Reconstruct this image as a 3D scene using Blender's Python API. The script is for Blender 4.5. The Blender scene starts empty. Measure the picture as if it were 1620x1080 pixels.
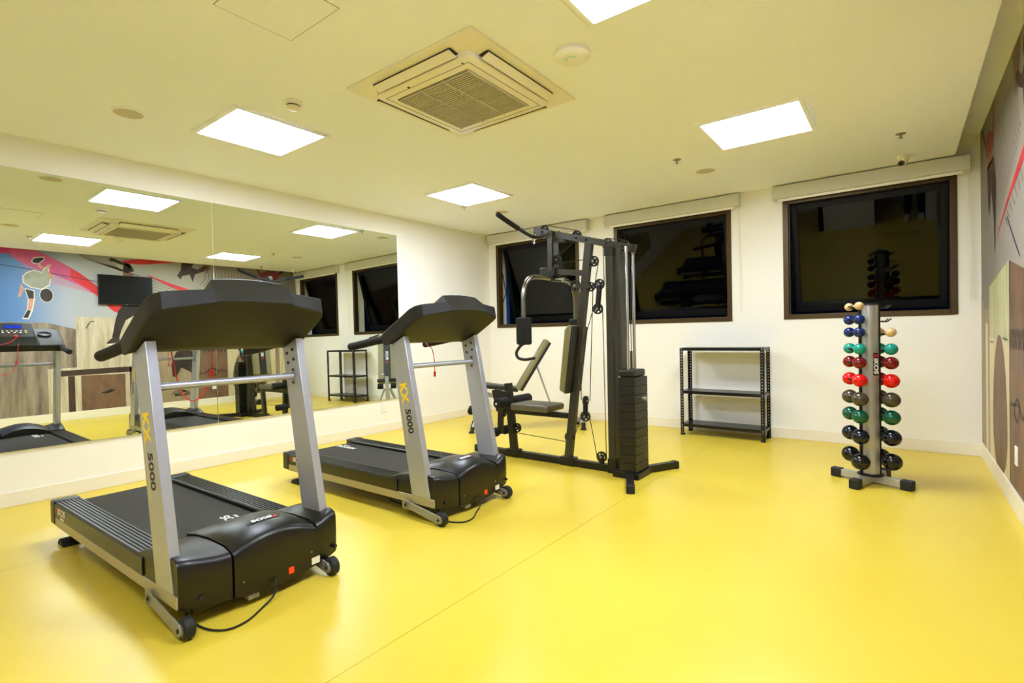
import bpy, bmesh, math, random
from mathutils import Vector as V, Matrix
random.seed(4)
sc = bpy.context.scene
COL = sc.collection
PI = math.pi
R = math.radians

# ------------------------------------------------------------------ materials
def lin(c):
    if isinstance(c, str):
        c = [int(c[i:i + 2], 16) / 255 for i in (0, 2, 4)]
    return tuple(x / 12.92 if x <= .04045 else ((x + .055) / 1.055) ** 2.4 for x in c) + (1.,)

def pbr(name, col, rough=.5, metal=0., var=0., scale=8., bump=0., bscale=200., spec=.5, coat=0.):
    m = bpy.data.materials.new(name); m.use_nodes = True
    nt = m.node_tree; b = nt.nodes['Principled BSDF']
    c = lin(col)
    b.inputs['Base Color'].default_value = c
    b.inputs['Roughness'].default_value = rough
    b.inputs['Metallic'].default_value = metal
    b.inputs['Specular IOR Level'].default_value = spec
    b.inputs['Coat Weight'].default_value = coat
    b.inputs['Coat Roughness'].default_value = .08
    tc = nt.nodes.new('ShaderNodeTexCoord')
    if var:
        n = nt.nodes.new('ShaderNodeTexNoise'); n.inputs['Scale'].default_value = scale; n.inputs['Detail'].default_value = 5
        nt.links.new(tc.outputs['Object'], n.inputs['Vector'])
        r = nt.nodes.new('ShaderNodeValToRGB')
        r.color_ramp.elements[0].position = .3; r.color_ramp.elements[1].position = .7
        r.color_ramp.elements[0].color = tuple(x * (1 - var) for x in c[:3]) + (1,)
        r.color_ramp.elements[1].color = tuple(min(1, x * (1 + var)) for x in c[:3]) + (1,)
        nt.links.new(n.outputs['Fac'], r.inputs['Fac']); nt.links.new(r.outputs['Color'], b.inputs['Base Color'])
    if bump:
        n2 = nt.nodes.new('ShaderNodeTexNoise'); n2.inputs['Scale'].default_value = bscale; n2.inputs['Detail'].default_value = 3
        nt.links.new(tc.outputs['Object'], n2.inputs['Vector'])
        bp = nt.nodes.new('ShaderNodeBump'); bp.inputs['Strength'].default_value = bump; bp.inputs['Distance'].default_value = .002
        nt.links.new(n2.outputs['Fac'], bp.inputs['Height']); nt.links.new(bp.outputs['Normal'], b.inputs['Normal'])
    return m

def emis(name, col, s):
    m = bpy.data.materials.new(name); m.use_nodes = True; nt = m.node_tree
    nt.nodes.clear()
    e = nt.nodes.new('ShaderNodeEmission'); o = nt.nodes.new('ShaderNodeOutputMaterial')
    e.inputs['Color'].default_value = lin(col); e.inputs['Strength'].default_value = s
    nt.links.new(e.outputs[0], o.inputs[0]); return m

M = {}
M['wall'] = pbr('wall_paint', 'f4f1e7', .62, var=.015, scale=1.5, bump=.05, bscale=350)
M['ceil'] = pbr('ceiling_paint', 'f4f7fe', .7, var=.012, scale=1.2)
M['base'] = pbr('baseboard_paint', 'efe8d4', .4)
M['white'] = pbr('white_plastic', 'f0eee6', .35)
M['offwhite'] = pbr('ivory_plastic', 'ece5d0', .4)
M['speaker'] = pbr('speaker_grille', 'c9c0a2', .6, bump=.4, bscale=900)
M['black'] = pbr('black_plastic', '12100a', .38, bump=.12, bscale=500)
M['hood'] = pbr('black_hood_plastic', '0e0c07', .33, bump=.10, bscale=700)
M['console'] = pbr('console_plastic', '14130f', .55, bump=.15, bscale=700)
M['rubber'] = pbr('black_rubber', '141413', .65, bump=.2, bscale=300)
M['foam'] = pbr('black_foam', '080808', .85, bump=.4, bscale=260)
M['belt'] = pbr('running_belt', '1e180a', .7, var=.12, scale=60, bump=.3, bscale=800)
M['alu'] = pbr('brushed_aluminium_paint', 'b4b6bf', .38, metal=.55, var=.02, scale=40)
M['rail'] = pbr('champagne_rail', 'aba28e', .38, metal=.5)
M['steel'] = pbr('grey_steel_arm', '98968f', .42, metal=.5)
M['chrome'] = pbr('chrome', 'd8d8d8', .08, metal=1.)
M['chrome_dull'] = pbr('dull_chrome', '8a887c', .2, metal=1.)
M['dark_metal'] = pbr('dark_powder_coat', '38352a', .36, metal=.2, var=.05, scale=30)
M['dark_metal2'] = pbr('charcoal_powder_coat', '161511', .4, metal=.15)
M['stack'] = pbr('cast_weight_paint', '17160f', .42, var=.1, scale=25, bump=.15, bscale=250)
M['vinyl'] = pbr('dark_vinyl', '1c1b17', .42, bump=.15, bscale=400)
M['vinyl_grey'] = pbr('grey_vinyl', '57533f', .45, bump=.15, bscale=400)
M['vinyl_light'] = pbr('beige_vinyl', '827b52', .45, bump=.15, bscale=400)
M['silver'] = pbr('silver_paint', 'b4b3ae', .35, metal=.5)
M['shelf'] = pbr('black_shelf_enamel', '050508', .3, spec=.5)
M['bronze'] = pbr('bronze_window_aluminium', '4d3c22', .35, metal=.5)
M['sash'] = pbr('dark_sash_aluminium', '050505', .5, spec=.25)
M['blind'] = pbr('blind_fascia', 'cfcdc0', .5)
M['red'] = pbr('red_plastic', 'e0160c', .3)
M['redcord'] = pbr('red_cord', 'd8281e', .5)
M['tyellow'] = pbr('yellow_print', 'ffdc00', .5)
M['tblack'] = pbr('black_print', '151515', .5)
M['twhite'] = pbr('white_print', 'f2f2ee', .5)
M['tred'] = pbr('red_print', 'd01a22', .5)
M['bluelight'] = pbr('blue_outdoor_light', '1b4f9c', .6)  # outdoor light on the window jamb, put into the colour
M['green_led'] = emis('green_led', '2fbf8a', .25)
M['screen'] = emis('lcd_screen', '1c2f8f', .8)
M['red_lit'] = emis('lit_red_switch', 'ff2208', 1.6)
M['tvscreen'] = pbr('tv_screen', '040404', .35, spec=.25)
M['skin'] = pbr('skin', 'c99a7c', .55)
M['cloth'] = pbr('dark_cloth', '17181d', .85, bump=.3, bscale=300)
M['shoe'] = pbr('white_shoe', 'e6e4df', .6)
M['hair'] = pbr('dark_hair', '1b1410', .7)
for k, c in dict(cream='d3b07a', blue='06235e', turq='08907a', dred='72040f', bred='dc0a08', grey='463f2e', green='025236', navy='050a1c', black='060606').items():
    M['db_' + k] = pbr('dumbbell_' + k, c, .2, spec=.4, coat=.2)
M['lamp'] = emis('led_diffuser', 'e6efff', 13.5)

# floor: glossy yellow sheet vinyl, 2 m wide sheets with thin welds
def floor_mat():
    m = pbr('yellow_vinyl', 'e2cf2a', .3, spec=.5)
    nt = m.node_tree; b = nt.nodes['Principled BSDF']
    tc = nt.nodes.new('ShaderNodeTexCoord'); sp = nt.nodes.new('ShaderNodeSeparateXYZ')
    nt.links.new(tc.outputs['Object'], sp.inputs[0])
    a = nt.nodes.new('ShaderNodeMath'); a.operation = 'ADD'; a.inputs[1].default_value = 1.545 + 20.
    md = nt.nodes.new('ShaderNodeMath'); md.operation = 'MODULO'; md.inputs[1].default_value = 2.12
    nt.links.new(sp.outputs['X'], a.inputs[0]); nt.links.new(a.outputs[0], md.inputs[0])
    a.inputs[1].default_value = 1.548 + 2.12 * 10
    lt = nt.nodes.new('ShaderNodeMath'); lt.operation = 'LESS_THAN'; lt.inputs[1].default_value = .0055
    nt.links.new(md.outputs[0], lt.inputs[0])
    n = nt.nodes.new('ShaderNodeTexNoise'); n.inputs['Scale'].default_value = 1.1; n.inputs['Detail'].default_value = 6
    nt.links.new(tc.outputs['Object'], n.inputs['Vector'])
    rp = nt.nodes.new('ShaderNodeValToRGB')
    rp.color_ramp.elements[0].position = .3; rp.color_ramp.elements[1].position = .75
    rp.color_ramp.elements[0].color = lin('d9be38'); rp.color_ramp.elements[1].color = lin('dfc644')
    nt.links.new(n.outputs['Fac'], rp.inputs['Fac'])
    mx = nt.nodes.new('ShaderNodeMixRGB'); mx.inputs['Color2'].default_value = lin('b0a214')
    nt.links.new(lt.outputs[0], mx.inputs['Fac']); nt.links.new(rp.outputs['Color'], mx.inputs['Color1'])
    nt.links.new(mx.outputs['Color'], b.inputs['Base Color'])
    n2 = nt.nodes.new('ShaderNodeTexNoise'); n2.inputs['Scale'].default_value = 3.; n2.inputs['Detail'].default_value = 4
    nt.links.new(tc.outputs['Object'], n2.inputs['Vector'])
    mr = nt.nodes.new('ShaderNodeMapRange'); mr.inputs['To Min'].default_value = .26; mr.inputs['To Max'].default_value = .4
    nt.links.new(n2.outputs['Fac'], mr.inputs['Value']); nt.links.new(mr.outputs[0], b.inputs['Roughness'])
    return m
M['floor'] = floor_mat()

def mirror_mat():
    m = pbr('mirror_silver', 'e9efe6', .0, metal=1.)
    return m
M['mirror'] = mirror_mat()

def glass_mat():
    m = bpy.data.materials.new('tinted_window_glass'); m.use_nodes = True; nt = m.node_tree; nt.nodes.clear()
    o = nt.nodes.new('ShaderNodeOutputMaterial'); mx = nt.nodes.new('ShaderNodeMixShader')
    tr = nt.nodes.new('ShaderNodeBsdfTransparent'); tr.inputs['Color'].default_value = (.35, .36, .34, 1)
    gl = nt.nodes.new('ShaderNodeBsdfGlossy'); gl.inputs['Roughness'].default_value = .0; gl.inputs['Color'].default_value = (.5, .5, .48, 1)
    fr = nt.nodes.new('ShaderNodeFresnel'); fr.inputs['IOR'].default_value = 1.5
    nt.links.new(fr.outputs[0], mx.inputs['Fac']); nt.links.new(tr.outputs[0], mx.inputs[1]); nt.links.new(gl.outputs[0], mx.inputs[2])
    nt.links.new(mx.outputs[0], o.inputs[0]); return m
M['glass'] = glass_mat()

# ------------------------------------------------------------------ mesh helpers
def BM(): return bmesh.new()

def box(bm, x0, x1, y0, y1, z0, z1):
    vs = [bm.verts.new((x, y, z)) for z in (z0, z1) for y in (y0, y1) for x in (x0, x1)]
    for f in ((0, 2, 3, 1), (4, 5, 7, 6), (0, 1, 5, 4), (2, 6, 7, 3), (0, 4, 6, 2), (1, 3, 7, 5)):
        bm.faces.new([vs[i] for i in f])
    return vs

def loft(bm, rings, caps=True, closed=True):
    rs = [[bm.verts.new(p) for p in r] for r in rings]
    n = len(rs[0])
    for a, b in zip(rs, rs[1:]):
        for i in range(n if closed else n - 1):
            j = (i + 1) % n
            try: bm.faces.new((a[i], a[j], b[j], b[i]))
            except ValueError: pass
    if caps and closed:
        bm.faces.new(list(reversed(rs[0]))); bm.faces.new(rs[-1])
    return rs

def prism(bm, poly, vec):
    vec = V(vec); loft(bm, [[V(p) for p in poly], [V(p) + vec for p in poly]])

def obox(bm, p, q, w, h, side=(0, 1, 0)):
    """square bar from p to q; w is the size along 'side', h the size across it"""
    p, q = V(p), V(q); d = (q - p).normalized(); s = V(side); s = (s - d * s.dot(d)).normalized(); u = s.cross(d)
    r = lambda c: [c + s * a * w / 2 + u * b * h / 2 for a, b in ((-1, -1), (1, -1), (1, 1), (-1, 1))]
    loft(bm, [r(p), r(q)])

def spline(pts, n=8):
    pts = [V(p) for p in pts]; out = []
    P = [pts[0] * 2 - pts[1]] + pts + [pts[-1] * 2 - pts[-2]]
    for i in range(1, len(P) - 2):
        a, b, c, d = P[i - 1:i + 3]
        for k in range(n):
            t = k / n
            out.append(.5 * ((2 * b) + (c - a) * t + (2 * a - 5 * b + 4 * c - d) * t * t + (3 * b - a - 3 * c + d) * t ** 3))
    out.append(pts[-1]); return out

def tube(bm, pts, r, n=12, caps=True):
    pts = [V(p) for p in pts]; m = len(pts)
    rr = r if isinstance(r, (list, tuple)) else [r] * m
    t0 = (pts[1] - pts[0]).normalized()
    nrm = t0.orthogonal().normalized(); rings = []; prev = t0
    for i, p in enumerate(pts):
        t = ((pts[min(i + 1, m - 1)] - pts[i]).normalized() + (pts[i] - pts[max(i - 1, 0)]).normalized())
        t = t.normalized() if t.length > 1e-9 else prev
        nrm = prev.rotation_difference(t) @ nrm; prev = t
        b = t.cross(nrm)
        rings.append([p + (nrm * math.cos(2 * PI * k / n) + b * math.sin(2 * PI * k / n)) * rr[i] for k in range(n)])
    loft(bm, rings, caps)

def cyl(bm, p, q, r, n=24): tube(bm, [p, q], r, n)

def lathe(bm, o, axis, prof, n=28, caps=True):
    """prof: list of (radius, height along axis)"""
    o = V(o); a = V(axis).normalized(); u = a.orthogonal().normalized(); w = a.cross(u)
    rings = [[o + a * h + (u * math.cos(2 * PI * k / n) + w * math.sin(2 * PI * k / n)) * max(r, 1e-5) for k in range(n)] for r, h in prof]
    loft(bm, rings, caps)

def ball(bm, c, r, sx=(1, 1, 1), u=24, v=16):
    mat = Matrix.Translation(V(c)) @ Matrix.Diagonal((sx[0] * r, sx[1] * r, sx[2] * r, 1))
    bmesh.ops.create_uvsphere(bm, u_segments=u, v_segments=v, radius=1, matrix=mat)

def text_bm(body, size, extrude=.0006, shear=0., bold=.0, sx=1.):
    cu = bpy.data.curves.new('lettering', 'FONT'); cu.body = body; cu.size = size; cu.extrude = extrude
    cu.align_x = 'CENTER'; cu.align_y = 'CENTER'; cu.shear = shear; cu.offset = bold; cu.resolution_u = 4
    o = bpy.data.objects.new('lettering', cu); COL.objects.link(o)
    dg = bpy.context.evaluated_depsgraph_get(); e = o.evaluated_get(dg)
    me = e.to_mesh(); bm = bmesh.new(); bm.from_mesh(me); e.to_mesh_clear()
    bpy.data.objects.remove(o); bpy.data.curves.remove(cu)
    bmesh.ops.scale(bm, vec=(sx, 1, 1), verts=bm.verts)
    return bm

def place(bm, o, xd, yd):
    xd, yd = V(xd).normalized(), V(yd).normalized(); n = xd.cross(yd)
    m = Matrix((xd, yd, n)).transposed().to_4x4(); m.translation = V(o)
    bmesh.ops.transform(bm, matrix=m, verts=bm.verts)
    return bm

def join(bm, other):
    me = bpy.data.meshes.new('joined'); other.to_mesh(me); bm.from_mesh(me); bpy.data.meshes.remove(me); other.free()

def rootof(o):
    while o.parent: o = o.parent
    return o

def obj(name, bm, mat, parent=None, bev=0., seg=2, ang=40, world=False, kind=None):
    """link a bmesh as one object; world=True: the bmesh is in world space and the (unrotated) root's place is taken off"""
    bmesh.ops.remove_doubles(bm, verts=bm.verts, dist=1e-6)
    bmesh.ops.recalc_face_normals(bm, faces=bm.faces)
    if world and parent: bmesh.ops.translate(bm, vec=-rootof(parent).location, verts=bm.verts)
    me = bpy.data.meshes.new(name); bm.to_mesh(me); bm.free()
    for m in (mat if isinstance(mat, (list, tuple)) else [mat]): me.materials.append(m)
    me.polygons.foreach_set('use_smooth', [True] * len(me.polygons))
    me.set_sharp_from_angle(angle=R(ang))
    o = bpy.data.objects.new(name, me); COL.objects.link(o)
    if parent: o.parent = parent
    if bev:
        b = o.modifiers.new('edge', 'BEVEL'); b.width = bev; b.segments = seg; b.limit_method = 'ANGLE'; b.angle_limit = R(40); b.use_clamp_overlap = True
        b.harden_normals = False
    if kind: o['kind'] = kind
    return o

def thing(name, label, cat, loc=(0, 0, 0), rz=0., group=None):
    o = bpy.data.objects.new(name, None); COL.objects.link(o); o.location = loc; o.rotation_euler = (0, 0, rz)
    o.empty_display_size = .1
    return tag(o, label, cat, group)

def tag(o, label, cat, group=None):
    o['label'] = label; o['category'] = cat
    if group: o['group'] = group
    return o

def copy_tree(o, parent=None):
    c = o.copy(); COL.objects.link(c); c.parent = parent
    for ch in list(o.children): copy_tree(ch, c)
    return c

# ------------------------------------------------------------------ room shell
XL, XR, YB, ZC = -5.035, .547, 6.071, 2.645
A = .00938                                   # the mirror wall is not quite square to the others
wl = lambda y: XL + A * (y - 3)
ZR = 2.82                                    # slot above the mural, beside the lowered ceiling
YR = -2.7
bm = BM(); box(bm, -5.4, .9, -2.9, 6.4, -.1, 0); obj('floor', bm, M['floor'], kind='structure')
bm = BM(); box(bm, -5.4, .375, -2.9, YB + .3, ZC, ZC + .09); box(bm, .36, .375, -2.9, YB + .3, ZC + .05, ZR); box(bm, .36, .9, -2.9, YB + .3, ZR, ZR + .06)
obj('ceiling', bm, M['ceil'], kind='structure')
bm = BM()
prism(bm, [(wl(-2.9), -2.9, 0), (wl(YB + .3), YB + .3, 0), (-5.4, YB + .3, 0), (-5.4, -2.9, 0)], (0, 0, ZR)); obj('wall_left', bm, M['wall'], kind='structure')
bm = BM(); box(bm, XR, XR + .15, -2.9, YB + .3, 0, ZR + .06); obj('wall_right', bm, M['wall'], kind='structure')
WIN = [(-4.865, -3.447, 1.252, 2.50), (-2.934, -1.515, 1.252, 2.50), (-1.0, .39, 1.252, 2.50)]
bm = BM(); T = .24
xs = [-5.4]
for a, b, z0, z1 in WIN:
    box(bm, xs[-1], a, YB, YB + T, 0, ZR + .05); box(bm, a, b, YB, YB + T, 0, z0); box(bm, a, b, YB, YB + T, z1, ZR + .05); xs.append(b)
box(bm, xs[-1], .9, YB, YB + T, 0, ZR + .05)
obj('wall_back', bm, M['wall'], kind='structure')
# end of the room behind the camera: deep bay, a projecting block and a doorway to a dark passage
bm = BM()
box(bm, -5.4, -1.4, YR - .1, YR, 0, ZR); box(bm, -1.5, -1.4, YR, -.86, 0, ZR); box(bm, -1.5, -.47, -.96, -.86, 0, ZR)
box(bm, -.47, .38, -.96, -.86, 2.1, ZR); box(bm, .38, .6, -.96, -.86, 0, ZR); box(bm, -1.5, .6, -2.9, -2.8, 0, ZR)
obj('wall_front', bm, M['wall'], kind='structure')
bb = .105
bm = BM(); prism(bm, [(wl(YR), YR, 0), (wl(YB), YB, 0), (wl(YB) + .013, YB, 0), (wl(YR) + .013, YR, 0)], (0, 0, bb)); obj('baseboard_left', bm, M['base'], bev=.003, kind='structure')
bm = BM(); box(bm, wl(YB), XR, YB - .013, YB, 0, bb + .007); obj('baseboard_back', bm, M['base'], bev=.003, kind='structure')
bm = BM(); box(bm, XR - .013, XR, -.86, YB - .013, 0, bb + .025); obj('baseboard_right', bm, M['base'], bev=.003, kind='structure')

# windows: bronze fixed frame in the wall, dark top-hung sash pushed out at the foot, tinted pane, folding stay
TH = R(13)
for i, (a, b, z0, z1) in enumerate(WIN):
    bm = BM(); f = .05; y0, y1 = YB - .012, YB + .07
    box(bm, a, a + f, y0, y1, z0, z1); box(bm, b - f, b, y0, y1, z0, z1); box(bm, a + f, b - f, y0, y1, z0, z0 + f); box(bm, a + f, b - f, y0, y1, z1 - f, z1)
    box(bm, a + f, a + f + .012, y0 + .03, y1, z0 + f, z1 - f)
    w = obj('window_%d' % (i + 1), bm, M['bronze'], kind='structure', bev=.004)
    # bluish outdoor light on the outer jamb, painted in as a thin strip
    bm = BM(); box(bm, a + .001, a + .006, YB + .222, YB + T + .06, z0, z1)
    obj('blue_lit_edge', bm, M['bluelight'], w)
    H = z1 - z0 - .11; s = .055
    top = V((0, YB + .075, z1 - .055)); dn = V((0, math.sin(TH), -math.cos(TH))); nr = V((0, -math.cos(TH), -math.sin(TH)))
    xa, xb = a + f + .015, b - f - .005
    def P(x, t, d): return V((x, 0, 0)) + top + dn * t + nr * d
    def bar(bm, x0, x1, t0, t1, d0=-.035, d1=.0):
        loft(bm, [[P(x0, t0, d0), P(x1, t0, d0), P(x1, t0, d1), P(x0, t0, d1)], [P(x0, t1, d0), P(x1, t1, d0), P(x1, t1, d1), P(x0, t1, d1)]])
    bm = BM(); bar(bm, xa, xa + s, 0, H); bar(bm, xb - s, xb, 0, H); bar(bm, xa + s, xb - s, 0, s); bar(bm, xa + s, xb - s, H - .075, H)
    obj('sash', bm, M['sash'], w, bev=.003)
    bm = BM(); bar(bm, xa + s, xb - s, s, H - .075, -.022, -.016); obj('pane', bm, M['glass'], w)
    bm = BM()
    mid = V((a + f + .02, YB + .10, (z0 + z1) / 2 - .10)); e = P(xa + .01, H * .55, 0)
    tube(bm, [V((a + f + .02, YB + .05, z1 - .42)), mid + V((0, .035, 0))], .007, 8); tube(bm, [mid + V((0, .035, 0)), V((a + f + .02, YB + .05, z0 + .38))], .007, 8)
    obj('stay_arm', bm, M['sash'], w)

# ------------------------------------------------------------------ mirrors (two sheets butted on the long wall)
def mirror(y0, y1, label):
    n = V((math.cos(A), -math.sin(A), .00625)).normalized()
    def pt(y, z, d): return V((-5.0239 + math.sin(A) * (y - 3) - .00625 * (z - 1.4), y, z)) - n * d
    bm = BM(); z0, z1 = .392, 2.412
    loft(bm, [[pt(y0, z0, d), pt(y1, z0, d), pt(y1, z1, d + .001), pt(y0, z1, d + .001)] for d in (.0045, 0)])
    o = obj('mirror_panel', bm, M['mirror'], bev=.0012, seg=1); tag(o, label, 'mirror', 'wall mirrors on the long wall')
mirror(.05, 2.139, 'wall mirror sheet behind the front treadmill, its far edge at the vertical joint')
mirror(2.142, 4.29, 'wall mirror sheet behind the second treadmill, reflecting the shelving unit and windows')

# ------------------------------------------------------------------ ceiling fittings
def light(x0, x1, y0, y1, label):
    cx, cy = (x0 + x1) / 2, (y0 + y1) / 2
    t = thing('ceiling_light', label, 'ceiling light', (cx, cy, ZC), 0, 'square LED panels in the ceiling')
    w, h = (x1 - x0) / 2, (y1 - y0) / 2; q = .03
    bm = BM()
    for a, b, c, d in ((-w - q, w + q, -h - q, -h), (-w - q, w + q, h, h + q), (-w - q, -w, -h, h), (w, w + q, -h, h)): box(bm, a, b, c, d, -.012, .002)
    obj('trim_frame', bm, M['ceil'], t, bev=.003)
    bm = BM(); box(bm, -w, w, -h, h, -.005, .001); obj('diffuser', bm, M['lamp'], t)
light(-4.012, -3.40, 1.615, 2.235, 'square lit ceiling panel over the front treadmill, beside the smoke detector')
light(-3.992, -3.36, 3.842, 4.44, 'square lit ceiling panel toward the left back corner, in line with the gym machine top')
light(-1.165, -.535, 3.845, 4.47, 'square lit ceiling panel before the window wall, nearest the dumbbell rack')
light(-1.172, -.54, 1.63, 2.25, 'square lit ceiling panel cut by the top of the photo, beside the round access point')

light(-1.172, -.54, -.61, .01, 'unseen square ceiling panel added behind the camera to brighten the room, continuing the grid')  # unseen panel added for fill light, placed on the ceiling grid

# four-way air conditioner cassette
ac = thing('air_conditioner', 'square cream cassette air conditioner with central grille in the ceiling', 'air conditioner', (-2.15, 2.40, ZC))
bm = BM(); h = .5
loft(bm, [[(-h, -h, 0), (h, -h, 0), (h, h, 0), (-h, h, 0)], [(-h, -h, -.010), (h, -h, -.010), (h, h, -.010), (-h, h, -.010)], [(-.40, -.40, -.024), (.40, -.40, -.024), (.40, .40, -.024), (-.40, .40, -.024)]])
obj('fascia', bm, M['offwhite'], ac, bev=.003)
bm = BM()
def rsq(h, r, z, n=5):
    out = []
    for k, (cx, cy) in enumerate(((1, 1), (-1, 1), (-1, -1), (1, -1))):
        for i in range(n + 1):
            t = PI / 2 * (k + i / n); out.append(V((cx * (h - r) + r * math.cos(t), cy * (h - r) + r * math.sin(t), z)))
    return out
loft(bm, [rsq(.385, .05, -.02), rsq(.385, .05, -.046), rsq(.375, .05, -.054)])
panel = obj('centre_panel', bm, M['offwhite'], ac)
bm = BM(); box(bm, -.285, .285, -.285, .285, -.0562, -.050); obj('grille_backing', bm, pbr('grille_shadow', '8c836c', .8), panel)
bm = BM()
for k in range(30):
    y = -.28 + .56 * (k + .5) / 30; box(bm, -.28, .28, y - .0045, y + .0045, -.064, -.0555)
for x in (-.28, -.093, .093, .28): box(bm, x - .005, x + .005, -.285, .285, -.0645, -.0555)
obj('grille', bm, pbr('grille_slats', 'bdb49c', .5), panel)
bm = BM()
for s in (-1, 1):
    box(bm, -.335, .335, s * .333 - .002, s * .333 + .002, -.0555, -.05); box(bm, s * .333 - .002, s * .333 + .002, -.335, .335, -.0555, -.05)
obj('seam', bm, pbr('seam_grey', '9b8f78', .8), panel)
for k in range(4):
    rot = Matrix.Rotation(k * PI / 2, 3, 'Z')
    bm = BM(); prism(bm, [(-.30, -.445, -.0235), (.30, -.445, -.0235), (.31, -.40, -.047), (-.31, -.40, -.047)], (0, -.004, -.004))
    bmesh.ops.transform(bm, matrix=rot.to_4x4(), verts=bm.verts); obj('louvre', bm, M['offwhite'], ac)
    bm = BM(); box(bm, -.31, .31, -.449, -.3865, -.0262, -.02)
    bmesh.ops.transform(bm, matrix=rot.to_4x4(), verts=bm.verts); obj('air_slot', bm, M['tblack'], ac)
for x_, r_ in ((.30, .006), (-.12, .008)):
    bm = BM(); lathe(bm, (x_, -.345, -.054), (0, 0, -1), [(r_, 0), (r_, .003)], 12); obj('sensor_dot', bm, M['tblack'], panel)

def round_thing(name, label, cat, x, y, parts, group=None):
    t = thing(name, label, cat, (x, y, ZC), 0, group)
    for pn, prof, mat in parts:
        bm = BM(); lathe(bm, (0, 0, 0), (0, 0, -1), prof, 32); obj(pn, bm, mat, t)
    return t
SPK = [('rim', [(.094, 0), (.094, .004), (.088, .007), (.083, .007), (.083, .003)], M['ceil']), ('grille', [(.083, .001), (.083, .0055), (0, .0055)], M['speaker'])]
for x, y, lab in ((-4.02, 1.21, 'round ceiling speaker above the mirror near the front of the room'), (-1.462, 4.97, 'round ceiling speaker before the middle window, beside a sprinkler'),
                  (-3.88, 4.965, 'round ceiling speaker over the tip of the lat bar in the back corner'), (-1.5, 1.28, 'round ceiling speaker near the projecting block, seen only in the mirror')):
    round_thing('ceiling_speaker', lab, 'ceiling speaker', x, y, SPK, 'round ceiling speakers')
round_thing('smoke_detector', 'white round smoke detector with dark slots beside a lit ceiling panel', 'smoke detector', -3.06, 1.80,
            [('base', [(.056, 0), (.056, .02), (.05, .024)], M['white']), ('dark_slot', [(.04, .02), (.041, .033), (.04, .033)], M['tblack']), ('cap', [(.043, .032), (.043, .040), (.03, .05), (0, .052)], M['offwhite'])])
ap = round_thing('access_point', 'white round wireless access point with a thin green arc on the ceiling', 'access point', -1.40, 2.43,
                 [('dome', [(.096, 0), (.1, .008), (.098, .018), (.085, .028), (.06, .033), (0, .035)], M['white'])])
bm = BM(); tube(bm, [(.033 * math.cos(t), .033 * math.sin(t), -.0345) for t in [R(200 + 140 * k / 16) for k in range(17)]], .0018, 6); obj('status_arc', bm, M['green_led'], ap)
for x, y, lab in ((-1.561, 4.493, 'small brown sprinkler head beside the ceiling speaker before the middle window'), (-.004, 5.043, 'small sprinkler head nearest the security camera'),
                  (-4.046, 4.481, 'small sprinkler head at the edge of the back left light panel'), (-.80, 1.555, 'small sprinkler head near the mural, seen only in the mirror')):
    round_thing('sprinkler_head', lab, 'sprinkler', x, y, [('escutcheon', [(.035, 0), (.033, .004), (.014, .006)], M['rail']), ('stem', [(.007, .004), (.007, .03)], M['steel']), ('deflector', [(.004, .03), (.015, .032), (.015, .034), (0, .035)], M['steel'])], 'ceiling sprinklers')
cam_ = thing('security_camera', 'small cream dome security camera hanging by the blind of the last window', 'camera', (.012, 5.70, ZC))
bm = BM(); lathe(bm, (0, 0, 0), (0, 0, -1), [(.046, 0), (.046, .012), (.038, .045), (.03, .06)], 28); obj('housing', bm, M['offwhite'], cam_)
bm = BM(); ball(bm, (-.005, -.012, -.052), .036); eye = obj('eyeball', bm, M['offwhite'], cam_)
bm = BM(); lathe(bm, (-.012, -.028, -.066), (-.25, -.75, -.6), [(.024, -.01), (.024, .014), (.02, .017)], 24); obj('lens_ring', bm, M['dark_metal'], eye)
bm = BM(); lathe(bm, (-.012, -.028, -.066), (-.25, -.75, -.6), [(.011, .012), (.011, .019), (0, .021)], 20); obj('lens', bm, M['tvscreen'], eye)
ht = thing('access_hatch', 'flush square access hatch outlined in the ceiling at the top of the photo', 'hatch', (-2.232, 1.247, ZC))
bm = BM()
for a, b, c, d in ((-.205, .205, -.184, -.181), (-.205, .205, .181, .184), (-.205, -.202, -.184, .184), (.202, .205, -.184, .184)): box(bm, a, b, c, d, -.0014, .001)
obj('gap', bm, pbr('hatch_gap', '857a63', .8), ht)
bm = BM(); box(bm, -.202, .202, -.181, .181, -.0018, .001); obj('panel', bm, M['ceil'], ht)

# ------------------------------------------------------------------ roller blinds
def blind(x0, x1, label, chain):
    t = thing('roller_blind', label, 'roller blind', ((x0 + x1) / 2, YB, 2.5), 0, 'rolled up blinds over the windows')
    w = (x1 - x0) / 2
    bm = BM(); prof = [(0, .135), (-.095, .135), (-.105, .125), (-.108, .03), (-.098, .004), (-.08, 0), (0, 0)]
    loft(bm, [[V((x, y, z)) for y, z in prof] for x in (-w, w)]); obj('fascia', bm, M['blind'], t, bev=.004)
    bm = BM(); loft(bm, [[V((x, y, z)) for y, z in ((-.075, .002), (-.06, .002), (-.058, -.012), (-.062, -.024), (-.073, -.024), (-.077, -.012))] for x in (-w + .05, w - .05)])
    obj('bottom_bar', bm, M['white'], t)
    bm = BM(); xx = w - .012
    tube(bm, spline([(xx, -.07, .01), (xx, -.055, -.4), (xx + .004, -.05, -1.0), (xx + .012, -.045, -1.14), (xx + .022, -.04, -1.0), (xx + .014, -.045, -.4), (xx + .006, -.06, .01)], 8), .0022, 6)
    obj('pull_chain', bm, M['offwhite'], t)
blind(-4.955, -3.277, 'cream rolled blind over the window behind the gym machine, in the corner', 1)
blind(-3.02, -1.41, 'cream rolled blind over the middle window', 1)
blind(-1.082, .475, 'cream rolled blind over the window nearest the mural, below the camera', 1)

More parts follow.
